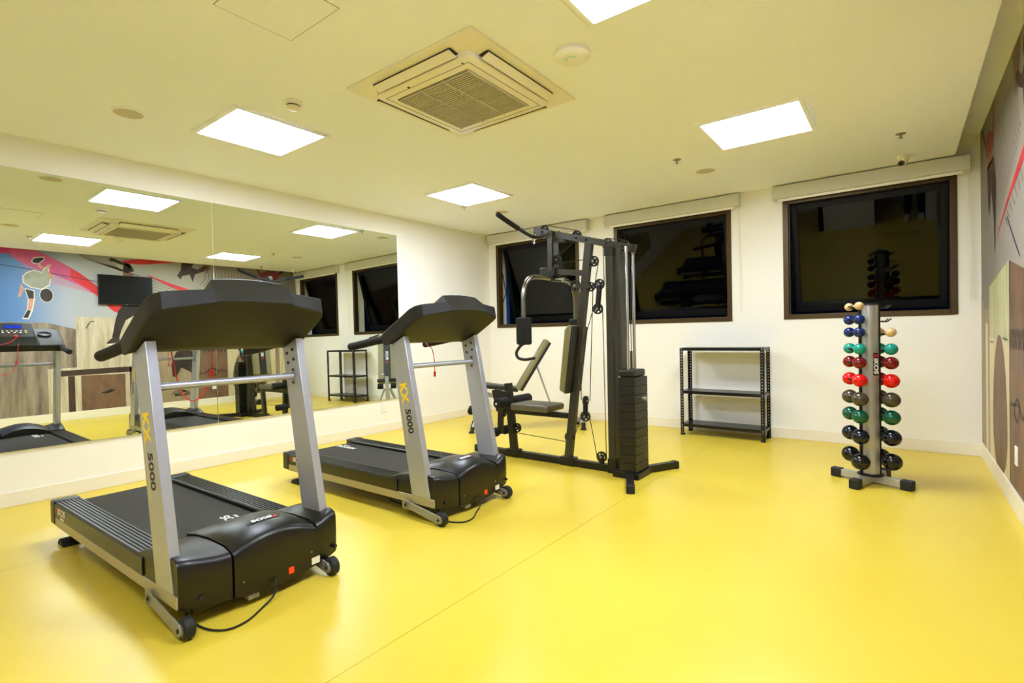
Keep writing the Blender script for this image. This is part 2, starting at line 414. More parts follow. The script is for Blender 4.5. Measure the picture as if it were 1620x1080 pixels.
# ------------------------------------------------------------------ electrics on the walls
def outlet(x, y, z, rz, label):
    t = thing('wall_outlet', label, 'outlet', (x, y, z), rz, 'white socket plates')
    bm = BM(); box(bm, 0, .009, -.037, .037, -.058, .058); pl = obj('plate', bm, M['white'], t, bev=.003)
    bm = BM()
    for dz in (.018, -.018): box(bm, .008, .0105, -.014, .014, dz - .009, dz + .009)
    obj('socket_face', bm, M['offwhite'], t, bev=.001)
outlet(wl(4.03), 4.03, .302, 0, 'ivory socket plate on the wall under the end of the mirror')
outlet(XR, 4.335, .352, PI, 'white socket plate low on the mural wall at the edge of the photo')
outlet(XR, 2.03, .35, PI, 'white socket plate low on the mural wall, seen in the mirror behind the front treadmill')

# television on the mural wall (seen in the mirror)
tv = thing('television', 'flat black television on the mural wall, seen in the mirror', 'television', (XR - .001, 2.97, 1.857))
bm = BM(); box(bm, -.05, -.012, -.385, .385, 0, .50); obj('cabinet', bm, M['black'], tv, bev=.004)
bm = BM(); box(bm, -.0512, -.049, -.373, .373, .014, .488); obj('screen', bm, M['tvscreen'], tv)
bm = BM(); box(bm, -.02, 0, -.12, .12, .12, .38); obj('wall_bracket', bm, M['dark_metal'], tv)
bm = BM(); box(bm, -.0518, -.05, -.02, .02, .004, .010); obj('badge', bm, M['silver'], tv)

# ------------------------------------------------------------------ treadmills (local: x forward over the motor, y across, z up)
def treadmill():
    t = thing('treadmill', 'front black treadmill with silver uprights, nearest the camera', 'treadmill', (-2.266, 1.1475, 0), R(1.0), 'treadmills facing away from the mirrors')
    for s in (-1, 1):
        bm = BM(); box(bm, -1.655, 0, s * .3575, s * .325, .10, .151); obj('side_rail', bm, M['rail'], t, bev=.003)
        bm = BM(); box(bm, -1.725, -1.640, s * .362, s * .235, .104, .240); obj('end_cap', bm, M['black'], t, bev=.012, seg=3)
        # side platform with lengthwise ribs on its top
        prof = [(.3575, .15), (.3595, .185), (.3585, .225), (.350, .236)]
        for k in range(6):
            v = .343 - k * .0165; prof += [(v, .236), (v - .002, .231), (v - .0085, .231), (v - .0105, .236)]
        prof += [(.242, .236), (.236, .229), (.236, .196), (.30, .15)]
        bm = BM(); loft(bm, [[V((u, s * v, z)) for v, z in prof] for u in (-1.642, -.34)])
        pf = obj('side_platform', bm, M['hood'], t, ang=30)
        if s < 0:
            for body, mat, u, sz, zz, bx in (('K', 'tred', -1.598, .050, .196, 1.), ('IKOS', 'twhite', -1.512, .050, .196, 1.25), ('FITNESS', 'twhite', -1.50, .018, .164, 1.)):
                b = place(text_bm(body, sz, .0005, .1, .0012, bx), (u, -.3600, zz), (1, 0, 0), (0, 0, 1)); obj('logo_lettering', b, M[mat], pf)
        # leg with caster, hung under the rail
        bm = BM(); w0 = s * .372
        box(bm, -.275, -.205, w0 - s * .005, w0, .058, .118); b_ = obj('caster_bracket', bm, M['steel'], t, bev=.008)
        bm = BM(); lathe(bm, (-.245, w0, .086), (0, s, 0), [(.008, -.002), (.008, .004), (.005, .006)], 10); obj('bolt', bm, M['tblack'], b_)
        y0 = s * .372 if s < 0 else .272
        bm = BM()
        pts = [(-.262, .105), (-.205, .108), (.052, .068), (.066, .05), (.066, .036), (.052, .020), (.036, .018), (-.205, .062), (-.262, .060)]
        prism(bm, [(u, y0, z) for u, z in pts], (0, .008, 0)); arm = obj('caster_arm', bm, M['steel'], t, bev=.002)
        yc = (y0 + .03) if s < 0 else y0 + .03
        bm = BM(); lathe(bm, (.045, yc, .043), (0, 1, 0), [(.012, -.021), (.036, -.021), (.042, -.016), (.043, -.008), (.043, .008), (.042, .016), (.036, .021), (.012, .021)], 32)
        wh = obj('caster_wheel', bm, M['rubber'], t)
        bm = BM(); lathe(bm, (.045, yc, .043), (0, 1, 0), [(.026, -.0225), (.026, .0225)], 24); obj('hub', bm, M['steel'], wh)
        bm = BM(); lathe(bm, (.045, y0 - .001, .043), (0, 1, 0), [(.009, -.003), (.009, .002)], 12); obj('axle_bolt', bm, M['tblack'], arm)
        # rear foot
        bm = BM(); prism(bm, [(-1.62, s * .355, 0), (-1.52, s * .355, 0), (-1.515, s * .355, .010), (-1.56, s * .355, .030), (-1.60, s * .355, .034), (-1.625, s * .355, .012)], (0, -s * .085, 0)); box(bm, -1.60, -1.555, s * .275, s * .30, .02, .11)
        obj('rear_foot', bm, M['rubber'], t, bev=.004)
        # upright
        f = lambda z: (-.365 + (1.094 - z) * .176, -.240 + (1.144 - z) * .206)
        a0, b0 = f(.151); a1, b1 = f(1.165)
        bm = BM(); loft(bm, [[V((a0, s * .3575, .151)), V((b0, s * .3575, .151)), V((b0, s * .3145, .151)), V((a0, s * .3145, .151))], [V((f(1.10)[0], s * .3575, 1.10)), V((f(1.155)[1], s * .3575, 1.155)), V((f(1.155)[1], s * .3145, 1.155)), V((f(1.10)[0], s * .3145, 1.10))]])
        up = obj('upright', bm, M['alu'], t, bev=.004)
        d = V((.191, 0, -1)).normalized(); nrm = V((1, 0, .191)).normalized()
        for sd in ((-1,) if s < 0 else (1,)):
            for body, mat, z, sz, off, bx in (('KX', 'tyellow', .795, .092, .0, 1.0), ('5000', 'tblack', .617, .066, .012, 1.2)):
                c = V(((sum(f(z)) / 2 - .012 + off), sd * .3581, z))
                xd = d if sd < 0 else -d
                b = place(text_bm(body, sz, .0004, .0, .0028 if body == 'KX' else .0014, bx), c, xd, nrm); obj('model_lettering', b, M[mat], up)
            bm = BM(); c = V((sum(f(.68)) / 2 - .038, sd * .3579, .68))
            prism(bm, [c - d * .18 - nrm * .002, c + d * .19 - nrm * .002, c + d * .19 + nrm * .002, c - d * .18 + nrm * .002], (0, sd * .0004, 0)); obj('yellow_stripe', bm, M['tyellow'], up)
        for du, z in ((-.03, 1.075), (.025, 1.095), (-.03, 1.025), (.025, 1.045)):
            for y_, d_ in ((.3145, -1), (.3575, 1))[:1 if s < 0 else 2]:
                bm = BM(); lathe(bm, (sum(f(z)) / 2 + du, s * y_, z), (0, s * d_, 0), [(.0085, 0), (.0085, .003), (.004, .0045)], 12); obj('bolt', bm, M['tblack'], up)
        bm = BM(); lathe(bm, (-.265, s * .3145, .957), (0, -s, 0), [(.020, 0), (.020, .004)], 20); box(bm, -.277, -.253, s * .3145, s * .3105, .915, .998); obj('bar_flange', bm, M['steel'], up, bev=.003)
        for z in (.925, .990):
            bm = BM(); lathe(bm, (-.265, s * .3105, z), (0, -s, 0), [(.007, 0), (.007, .003)], 10); obj('flange_bolt', bm, M['tblack'], up)
        # handlebar
        bm = BM(); tube(bm, spline([(-.39, s * .352, 1.137), (-.50, s * .353, 1.129), (-.66, s * .353, 1.105), (-.80, s * .352, 1.086)], 5) + [V((-.806, s * .352, 1.085)), V((-.810, s * .352, 1.0845))], [.027] * 16 + [.024, .012], 18)
        hb = obj('handlebar', bm, M['foam'], t)
        if s < 0:
            bm = BM(); prism(bm, [(-.60, -.352, 1.143), (-.50, -.352, 1.162), (-.50, -.333, 1.162), (-.60, -.333, 1.143)], (.0, 0, .007)); obj('pulse_sensor', bm, M['black'], hb, bev=.002)
    # running deck
    bm = BM(); pr = [(-.34, .212), (-1.66, .212)] + [(-1.672 - .028 * math.sin(k * PI / 6), .184 + .028 * math.cos(k * PI / 6)) for k in range(7)] + [(-1.64, .156), (-.34, .156)]
    loft(bm, [[V((u, v, z)) for u, z in pr] for v in (-.230, .230)]); obj('running_belt', bm, M['belt'], t)
    bm = BM(); box(bm, -1.62, -.02, -.31, .31, .085, .165); obj('deck_frame', bm, M['dark_metal2'], t)
    # crossbar
    bm = BM(); cyl(bm, (-.265, -.314, .957), (-.265, .314, .957), .0165, 18); obj('crossbar', bm, M['alu'], t)
    # motor hood in three pieces
    def hood(name, st, par=None, bev=0):
        rings = []
        for v, ur, zr, zm, zf, uf, zb in st:
            rings.append([V((ur, v, .17)), V((ur, v, zr)), V((ur * .78 + uf * .22, v, zr * .35 + zm * .65)), V((ur * .5 + uf * .5, v, zm)), V((uf - .075, v, zm * .55 + zf * .45 + .010)), V((uf - .028, v, zf + .013)), V((uf - .008, v, zf + .004)), V((uf, v, zf - .014)), V((uf + .002, v, (zf + zb) / 2)), V((uf, v, zb)), V((uf - .06, v, zb - .004)), V((ur, v, .10))])
        bm = BM(); loft(bm, rings); return obj(name, bm, M['hood'], par or t, ang=50)
    ns = []
    for v, ur, zr, zm, zf, uf, zb in ((-.352, -.395, .238, .280, .275, .000, .098), (-.345, -.400, .240, .288, .276, .004, .095), (-.30, -.40, .24, .289, .268, .008, .09), (-.25, -.40, .24, .286, .256, .010, .085), (-.20, -.40, .24, .280, .247, .011, .075), (-.150, -.40, .24, .268, .243, .010, .062)):
        ns.append((v, ur, zr, zm, zf, uf, zb))
    hood('side_cover', ns)
    cs = []
    for k in range(17):
        v = -.141 + (.250 + .141) * k / 16; q = (v - .045) / .195; e = max(0, 1 - q * q)
        cs.append((v, -.345 - .11 * (1 - e) - .0, .236 + .046 * e, .262 + .062 * e ** .8, .236 + .050 * e, .012 + .006 * e, .064 - .018 * e))
    mc = hood('motor_cover', cs)
    fs = []
    for v, ur, zr, zm, zf, uf, zb in ((.2505, -.40, .24, .268, .245, .012, .062), (.285, -.40, .24, .272, .254, .010, .067), (.32, -.40, .24, .282, .268, .006, .076), (.352, -.39, .24, .290, .277, .000, .084), (.364, -.38, .238, .288, .278, -.004, .088), (.368, -.37, .232, .27, .262, -.012, .095)):
        fs.append((v, ur, zr, zm, zf, uf, zb))
    hood('side_cover', fs)
    bm = BM(); box(bm, -.33, -.02, -.30, .30, .048, .10); obj('belly_pan', bm, M['dark_metal2'], t, bev=.01)
    # badge, switch, socket, screws, label on the hood
    def top(v, u):
        e = max(0, 1 - ((v - .045) / .195) ** 2); ur = -.345 - .11 * (1 - e); uf = .012 + .006 * e
        zr = .236 + .046 * e; zm = .262 + .062 * e ** .8; zf = .236 + .050 * e
        P = [(ur, zr), (ur * .78 + uf * .22, zr * .35 + zm * .65), (ur * .5 + uf * .5, zm), (uf - .075, zm * .55 + zf * .45 + .010), (uf - .028, zf + .013)]
        for (a, b), (c, d) in zip(P, P[1:]):
            if a <= u <= c: return b + (d - b) * (u - a) / (c - a)
        return P[-1][1]
    bm = BM(); uc = -.105; vc = .05; ring = []
    for lvl in (-.004, .0022):
        ring.append([V((uc + .022 * math.sin(2 * PI * k / 36), vc + .078 * math.cos(2 * PI * k / 36), top(vc + .078 * math.cos(2 * PI * k / 36), uc + .022 * math.sin(2 * PI * k / 36)) + lvl)) for k in range(36)])
    loft(bm, ring); bd = obj('badge', bm, M['tblack'], mc)
    zc = top(vc, uc) + .0027; sl = (top(vc, uc + .01) - top(vc, uc - .01)) / .02
    for body, mat, dv, sx in (('K', 'tred', .052, 1.1), ('IKOS', 'twhite', -.008, 1.3)):
        b = place(text_bm(body, .034, .0006, .12, .0012, sx), (uc, vc + dv, top(vc + dv, uc) + .0030), (0, -1, 0), (1, 0, sl)); obj('logo_lettering', b, M[mat], bd)
    bm = BM(); box(bm, .012, .0195, .098, .122, .074, .102); obj('power_switch', bm, M['red_lit'], mc, bev=.002)
    bm = BM(); box(bm, .012, .0185, .130, .146, .068, .108); obj('breaker', bm, M['tblack'], mc, bev=.002)
    bm = BM(); box(bm, .010, .0180, .005, .052, .072, .100); obj('power_inlet', bm, M['tblack'], mc, bev=.003)
    bm = BM(); box(bm, .010, .0160, .215, .258, .072, .103); lab = obj('rating_label', bm, M['offwhite'], mc)
    bm = BM(); box(bm, -.03, .010, -.085, -.035, .026, .050); obj('lower_bracket', bm, M['steel'], t, bev=.004)
    for v, z, r in ((-.272, .118, .012), (-.062, .078, .009), (.178, .082, .011), (.345, .118, .009)):
        bm = BM(); lathe(bm, (.004, v, z), (1, 0, 0), [(r, 0), (r, .0135), (r * .6, .0145)], 14); obj('screw_hole', bm, M['tblack'], mc)
    for v, z in ((-.105, .118), (.215, .135)):
        bm = BM(); lathe(bm, (.012, v, z), (1, 0, 0), [(.004, 0), (.004, .006), (.002, .007)], 10); obj('screw', bm, M['steel'], mc)
    # power cord
    bm = BM(); tube(bm, spline([(.014, .028, .085), (.035, .025, .075), (.055, .005, .03), (.065, -.045, .006), (.12, -.14, .0055), (.125, -.215, .0055), (.08, -.258, .0055), (.0, -.278, .0055), (-.10, -.275, .0055), (-.3, -.24, .0055), (-.6, -.20, .0055)], 8), .0042, 8)
    obj('power_cord', bm, M['rubber'], t)
    # console: one lofted shell, wedge-shaped display pod in the middle
    def pf(v):
        a = abs(v)
        if a > .38: T, Tp, P, Lp, L, B = (-.140, 1.236), (-.165, 1.318), (-.36, 1.205), (-.435, 1.158), (-.405, 1.092), (-.362, 1.094)
        elif a > .37: T, Tp, P, Lp, L, B = (-.095, 1.256), (-.112, 1.340), (-.36, 1.208), (-.440, 1.163), (-.408, 1.097), (-.345, 1.104)
        elif a > .34: T, Tp, P, Lp, L, B = (-.060, 1.270), (-.073, 1.349), (-.36, 1.210), (-.440, 1.167), (-.41, 1.10), (-.335, 1.112)
        elif a > .181:
            k = (.34 - a) / .155
            T, Tp, P, Lp, L, B = (-.047 + .037 * k, 1.276 + .026 * k), (-.060 + .03 * k, 1.352 + .014 * k), (-.36, 1.212), (-.44, 1.168), (-.412, 1.102), (-.325, 1.118)
        elif a > .17: T, Tp, P, Lp, L, B = (-.006, 1.304), (-.030, 1.368), (-.36, 1.214), (-.44, 1.168), (-.413, 1.103), (-.322, 1.120)
        else:
            k = 1 - (a / .16) ** 2
            T, Tp, P, Lp, L, B = (.004 + .006 * k, 1.311 + .006 * k), (-.088, 1.414 + .010 * k), (-.375, 1.250), (-.445, 1.170), (-.415, 1.104), (-.32, 1.122)
        return [V((u, v, z)) for u, z in (B, T, Tp, P, Lp, L)]
    vs = [-.386, -.376, -.356, -.334, -.26, -.19, -.176, -.16, -.08, 0, .08, .16, .176, .19, .26, .334, .356, .376, .386]
    bm = BM(); loft(bm, [pf(v) for v in vs]); con = obj('console', bm, M['console'], t, bev=.006, seg=2, ang=25)
    P0 = V((-.375, 0, 1.250)); dv = (V((-.088, 0, 1.418)) - P0); dl = dv.normalized(); nn = V((0, 1, 0)).cross(dl) * -1
    if nn.z < 0: nn = -nn
    at = lambda v, k, h: P0 + dv * k + V((0, v, 0)) + nn * h
    bm = BM(); loft(bm, [[at(a, b, h) for a, b in ((-.145, .06), (.145, .06), (.145, .93), (-.145, .93))] for h in (-.004, .003)]); dp = obj('display_panel', bm, M['tblack'], con)
    bm = BM(); loft(bm, [[at(a, b, h) for a, b in ((-.07, .62), (.07, .62), (.07, .84), (-.07, .84))] for h in (.002, .005)]); obj('lcd_screen', bm, M['screen'], dp)
    for i, (v, k, mat) in enumerate([(-.09 + .036 * j, .44, 'twhite') for j in range(6)] + [(-.09 + .045 * j, .34, 'tyellow' if j == 4 else 'twhite') for j in range(5)] + [(-.045, .24, 'red'), (.04, .24, 'green')]):
        bm = BM(); lathe(bm, at(v, k, .002), nn, [(.009, 0), (.009, .004), (.006, .005)], 12); obj('button', bm, M['db_green'] if mat == 'green' else M[mat], dp)
    bm = BM(); lathe(bm, at(0, .06, .0), nn, [(.016, 0), (.016, .014), (.012, .018)], 14); sk = obj('safety_key', bm, M['red'], con)
    for s in (-1, 1):
        o_ = V((-.20, s * .25, 1.292)); ax = V((-.42, 0, .9))
        bm = BM(); lathe(bm, o_, ax, [(.056, -.01), (.060, .004), (.057, .007), (.050, .004), (.046, -.003), (0, -.004)], 28); obj('cup_holder', bm, M['tblack'], con)
    return t
t1 = treadmill()
t2 = copy_tree(t1); t2.location = (-2.281, 2.5525, 0); t2.rotation_euler = (0, 0, R(.1))
t2['label'] = 'second black treadmill, between the front treadmill and the gym machine'
def belt_text(t, u, v):
    belt = [c for c in t.children if c.name.startswith('running_belt')][0]
    b = place(text_bm('KIKOS', .062, .0004, .0, .0014, 1.35), (u, v, .2123), (-1, 0, 0), (0, -1, 0)); obj('belt_lettering', b, M['twhite'], belt)
    b = place(text_bm('FITNESS', .020, .0004, .0, .0004, 1.2), (u - .05, v + .042, .2123), (-1, 0, 0), (0, -1, 0)); obj('belt_lettering', b, M['twhite'], belt)
belt_text(t1, -.51, .11); belt_text(t2, -1.54, .11)
def key_cord(t, pts, clip):
    con = [c for c in t.children if c.name.startswith('console')][0]
    bm = BM(); tube(bm, spline(pts, 8), .0028, 8); o = obj('key_cord', bm, M['redcord'], con)
    bm = BM(); p = V(clip); box(bm, p.x - .005, p.x + .005, p.y - .008, p.y + .008, p.z - .018, p.z + .018); obj('cord_clip', bm, M['red'], o, bev=.002)
key_cord(t1, [(-.385, .0, 1.255), (-.455, -.06, 1.20), (-.462, -.17, 1.16), (-.44, -.175, 1.03), (-.43, -.15, .91), (-.43, -.10, .865), (-.43, -.04, .92), (-.44, -.01, 1.02), (-.462, .0, 1.14), (-.452, .005, 1.185)], (-.44, -.012, .99))
key_cord(t2, [(-.385, .0, 1.255), (-.455, .04, 1.19), (-.448, .03, 1.115), (-.40, .0, 1.085), (-.35, -.008, 1.06), (-.33, -.006, .97), (-.33, -.006, .89)], (-.33, -.006, .885))

# ------------------------------------------------------------------ multi-station gym (world coordinates; plane y = GY)
GY = 3.88
g = thing('multi_gym', 'black cable gym machine with weight stack, backrest and seat', 'gym machine', (-2.3, GY, 0))
W = dict(world=True)
def part(name, fn, mat, par=g, bev=.0, **k):
    bm = BM(); fn(bm); return obj(name, bm, mat, par, bev=bev, world=True, **k)
dm, dm2 = M['dark_metal'], M['dark_metal2']
part('base_beam', lambda b: obox(b, (-3.36, GY, .031), (-1.85, GY, .031), .058, .058), dm2, bev=.003)
part('foot_cap', lambda b: box(b, -3.41, -3.35, GY - .033, GY + .033, .0, .066), M['rubber'], bev=.004)
for i, (p, q) in enumerate((((-1.735, 3.80, .03), (-1.555, 3.415, .03)), ((-1.70, 3.96, .03), (-1.535, 4.285, .03)))):
    f = part('rear_foot', lambda b: obox(b, p, q, .055, .056, (1, .4, 0)), dm2, bev=.004)
    d = (V(q) - V(p)).normalized()
    part('foot_cap', lambda b: obox(b, V(q) - d * .045, V(q) + d * .008, .06, .0605, (1, .4, 0)), M['rubber'], f, bev=.006)
part('base_plate', lambda b: box(b, -1.86, -1.64, GY - .13, GY + .13, .0, .05), dm2, bev=.004)
part('rear_column', lambda b: box(b, -1.936, -1.874, GY - .045, GY + .045, .0, 1.85), dm, bev=.004)
part('column_head', lambda b: box(b, -1.944, -1.866, GY - .05, GY + .05, 1.775, 1.852), dm2, bev=.003)
part('column_collar', lambda b: box(b, -1.943, -1.867, GY - .052, GY + .052, .0, .12), dm2, bev=.004)
part('guide_cover', lambda b: box(b, -1.84, -1.805, GY - .05, GY + .05, .80, 1.825), dm, bev=.004)
part('main_upright', lambda b: obox(b, (-2.343, GY, .05), (-2.103, GY, 1.91), .05, .066), dm, bev=.004)
part('upright_shoe', lambda b: box(b, -2.41, -2.27, GY - .037, GY + .037, .0, .075), dm2, bev=.004)
tbm = part('top_beam', lambda b: obox(b, (-2.655, GY, 2.085), (-1.70, GY, 1.815), .052, .054), M['dark_metal'], bev=.003)
part('end_cap', lambda b: obox(b, (-1.712, GY, 1.818), (-1.694, GY, 1.813), .062, .062), dm2, tbm, bev=.003)
for x in (-2.56, -2.47, -2.215, -2.12, -1.935, -1.79): part('bolt', lambda b: lathe(b, (x, GY - .026, 2.085 - (x + 2.655) * .2827), (0, -1, 0), [(.011, 0), (.011, .007), (.006, .009)], 6), M['rubber'], tbm)
for x in (-1.741,):
    for y in (GY - .062, GY + .062): part('guide_rod', lambda b: cyl(b, (x, y, .05), (x, y, 1.83), .0128, 20), M['chrome'])
part('selector_shaft', lambda b: cyl(b, (-1.741, GY, .83), (-1.741, GY, 1.0), .010, 14), M['dark_metal'])
n = 11; zz = .055; hgt = (.795 - .055) / n
for k in range(n):
    def pl(b):
        z0 = zz + k * hgt; r = lambda o, z: [V((x, y, z)) for x, y in ((-1.80 + o, 3.755 + o), (-1.663 - o, 3.755 + o), (-1.657 - o, 3.79 + o), (-1.657 - o, 3.97 - o), (-1.663 - o, 4.005 - o), (-1.80 + o, 4.005 - o))]
        loft(b, [r(.003, z0 + .0008), r(0, z0 + .0035), r(0, z0 + hgt - .0035), r(.003, z0 + hgt - .0008)])
    w_ = part('weight_plate', pl, M['stack'], ang=25)
    part('pin_hole', lambda b: lathe(b, (-1.6575, GY, zz + (k + .5) * hgt), (1, 0, 0), [(.008, 0), (.008, .0022), (.005, .0024)], 14), M['tblack'], w_)
part('top_plate', lambda b: box(b, -1.805, -1.672, 3.765, 3.995, .797, .853), M['stack'], bev=.014, seg=3)
part('selector_pin', lambda b: lathe(b, (-1.657, GY - .002, zz + 8.5 * hgt), (1, 0, 0), [(.007, 0), (.007, .018), (.016, .02), (.016, .034), (.01, .038)], 16), M['silver'])
# seat, post and leg developer
sp_ = part('seat_post', lambda b: obox(b, (-2.935, GY, .05), (-2.995, GY, .69), .06, .06), dm2, bev=.004)
part('post_shoe', lambda b: box(b, -3.01, -2.87, GY - .036, GY + .036, 0, .075), dm2, bev=.004)
part('pivot_plate', lambda b: prism(b, [(-3.17, GY - .038, .615), (-3.12, GY - .038, .63), (-2.96, GY - .038, .61), (-2.96, GY - .038, .50), (-3.06, GY - .038, .40), (-3.12, GY - .038, .42)], (0, .012, 0)), dm2, bev=.003)
part('seat_rail', lambda b: obox(b, (-3.04, GY, .43), (-2.33, GY, .432), .05, .045), dm2, bev=.003)
def pad(b, pts, y0, y1): prism(b, [(x, y0, z) for x, z in pts], (0, y1 - y0, 0))
part('seat_pad', lambda b: pad(b, [(-2.865, .462), (-2.47, .462), (-2.46, .512), (-2.49, .523), (-2.845, .523), (-2.868, .512)], 3.735, 4.025), M['vinyl_grey'], bev=.014, seg=4)
for a, b_ in ((3.69, 3.855), (3.905, 4.20)): part('foam_roller', lambda b: cyl(b, (-2.985, a, .517), (-2.985, b_, .517), .046, 28), M['foam'], bev=.008)
part('roller_axle', lambda b: cyl(b, (-2.985, 3.68, .517), (-2.985, 4.21, .517), .011, 12), M['chrome'])
part('leg_lever', lambda b: obox(b, (-3.085, GY, .52), (-3.10, GY, .20), .045, .045), dm2, bev=.003)
for a, b_ in ((3.67, 3.83), (3.93, 4.09)): part('ankle_roller', lambda b: cyl(b, (-3.10, a, .225), (-3.10, b_, .225), .043, 28), M['foam'], bev=.008)
# backrest (pad and black shell lean with the upright)
part('backrest_pad', lambda b: pad(b, [(-2.352, .665), (-2.30, .640), (-2.215, 1.215), (-2.25, 1.222), (-2.288, 1.185)], 3.75, 4.01), M['vinyl_light'], bev=.016, seg=4)
gd = V((.064, 0, .52)).normalized(); gn = V((-.52, 0, .064)).normalized(); go = V((-2.352, GY, .665))
def gslab(b, v, k0, k1, h0, h1): loft(b, [[go + gd * k + V((0, w_, 0)) + gn * h for w_, h in ((-v, h0), (v, h0), (v, h1), (-v, h1))] for k in (k0, k1)])
gs = part('dark_stripe', lambda b: gslab(b, .052, .0, .522, -.02, .0025), M['vinyl'], bev=.002)
for body, mat, k, sx in (('K', 'tred', .245, 1.), ('IKOS', 'twhite', .345, 1.3)):
    b = place(text_bm(body, .055, .0005, .0, .001, sx), go + gd * k + gn * .0032, gd, gn.cross(gd)); obj('logo_lettering', b, M[mat], gs, world=True)
part('backrest_shell', lambda b: pad(b, [(-2.303, .635), (-2.275, .640), (-2.195, 1.20), (-2.218, 1.215)], 3.753, 4.007), M['vinyl'], bev=.01, seg=3)
# press arms
for s in (-1, 1):
    pa = part('press_arm', lambda b: tube(b, spline([(-2.45, GY + s * .04, 1.63), (-2.47, GY + s * .16, 1.637), (-2.485, GY + s * .30, 1.628), (-2.492, GY + s * .375, 1.585), (-2.494, GY + s * .415, 1.49), (-2.494, GY + s * .422, 1.38), (-2.494, GY + s * .422, 1.08)], 7), .019, 16), M['chrome_dull'])
    part('arm_pad', lambda b: box(b, -2.546, -2.442, GY + s * .422 - .05, GY + s * .422 + .05, 1.063, 1.288), M['foam'], pa, bev=.02, seg=4)
    part('arm_handle', lambda b: tube(b, spline([(-2.494, GY + s * .425, 1.075), (-2.535, GY + s * .425, 1.05), (-2.572, GY + s * .425, 1.0), (-2.56, GY + s * .42, .955), (-2.515, GY + s * .39, .940), (-2.49, GY + s * .33, .944), (-2.485, GY + s * .29, .947)], 7), .0125, 12), M['rubber'], pa)
part('press_bracket', lambda b: obox(b, (-2.565, GY, 1.712), (-2.16, GY, 1.660), .052, .046), dm, bev=.003)
part('press_yoke', lambda b: box(b, -2.575, -2.42, GY - .055, GY + .055, 1.655, 1.735), dm2, bev=.004)
part('arm_crossbar', lambda b: cyl(b, (-2.45, GY - .07, 1.632), (-2.45, GY + .07, 1.632), .024, 18), dm2)
part('lock_knob', lambda b: [lathe(b, (-2.385, GY - .03, 1.625), (1, 0, -.1), [(.006, -.04), (.006, .03), (.014, .032), (.014, .045)], 14)], M['silver'])
for s in (-1, 1): part('front_post', lambda b: box(b, -2.487, -2.440, GY + s * .052 - .008, GY + s * .052 + .008, 1.70, 2.055), dm, bev=.002)
part('post_spacer', lambda b: box(b, -2.40, -2.33, GY - .02, GY + .02, 1.95, 2.01), dm2, bev=.003)
# pulleys with open spokes
def pulley(x, z, r=.045, axis=(0, 1, 0), y=GY, th=.018):
    def f(b):
        o = V((x, y, z)); a = V(axis); u = a.orthogonal().normalized(); w = a.cross(u)
        lathe_ring(b, o, a, [(r * .74, -th / 2), (r, -th / 2), (r * .90, 0), (r, th / 2), (r * .74, th / 2)])
        lathe(b, o, a, [(r * .42, -th * .6), (r * .42, th * .6)], 18)
        for k in range(5):
            t = 2 * PI * k / 5 + .3; d = u * math.cos(t) + w * math.sin(t)
            obox(b, o + d * r * .35, o + d * r * .8, th * .5, r * .26, axis)
    pp = part('pulley', f, M['rubber'])
    part('axle_bolt', lambda b: lathe(b, (x, y, z), axis, [(r * .2, -th * 1.1), (r * .2, th * 1.1)], 12), M['steel'], pp)
def lathe_ring(bm, o, a, prof, n=36):
    u = a.orthogonal().normalized(); w = a.cross(u)
    rings = [[o + a * h + (u * math.cos(2 * PI * k / n) + w * math.sin(2 * PI * k / n)) * r for r, h in prof] for k in range(n)]
    rs = [[bm.verts.new(p) for p in r] for r in rings]; m = len(prof)
    for i in range(n):
        for j in range(m):
            bm.faces.new((rs[i][j], rs[(i + 1) % n][j], rs[(i + 1) % n][(j + 1) % m], rs[i][(j + 1) % m]))
for x, z in ((-2.553, 2.075), (-2.222, 1.985), (-1.936, 1.882), (-1.788, 1.848), (-2.064, 1.75), (-2.014, 1.554), (-2.033, 1.351), (-2.169, .440), (-2.021, .112)): pulley(x, z)
pulley(-2.233, 1.557, .048, y=GY - .02); pulley(-2.107, 1.541, .040, y=GY + .02); pulley(-2.325, .246, .046, y=GY - .005); pulley(-2.915, .27, .044, y=GY + .02); pulley(-2.425, 1.80, .042)
pulley(-2.164, .573, .042, axis=(1, 0, 0)); pulley(-3.07, .40, .042)
for s in (-1, 1):
    part('pulley_strap', lambda b: obox(b, (-2.010, GY + s * .014, 1.575), (-2.036, GY + s * .014, 1.335), .006, .034), dm2, bev=.002)
    part('pulley_strap', lambda b: obox(b, (-2.165, GY + s * .014, .60), (-2.170, GY + s * .014, .425), .006, .030), dm2, bev=.002)
    part('pulley_strap', lambda b: obox(b, (-2.021, GY + s * .014, .128), (-2.021, GY + s * .014, .055), .006, .034), dm2, bev=.002)
    part('pulley_strap', lambda b: obox(b, (-2.245, GY + s * .03, 1.557), (-2.09, GY + s * .03, 1.541), .006, .036), dm, bev=.002)
    part('pulley_strap', lambda b: obox(b, (-2.11, GY + s * .014, 1.775), (-2.055, GY + s * .014, 1.745), .006, .045), dm, bev=.002)
C_ = lambda *p: part('cable', lambda b: tube(b, [V((x, GY, z)) for x, z in p], .0035, 8), M['rubber'])
C_((-2.021, 1.735), (-2.055, 1.57)); C_((-1.975, 1.86), (-1.969, 1.56))
C_((-2.078, 1.345), (-2.205, .98)); C_((-2.075, 1.53), (-2.123, .575)); C_((-1.989, 1.345), (-1.977, .12))
C_((-2.126, .43), (-2.066, .115)); C_((-2.214, .43), (-2.279, .26)); C_((-2.33, .201), (-2.90, .226)); C_((-2.206, .575), (-2.20, 1.0))
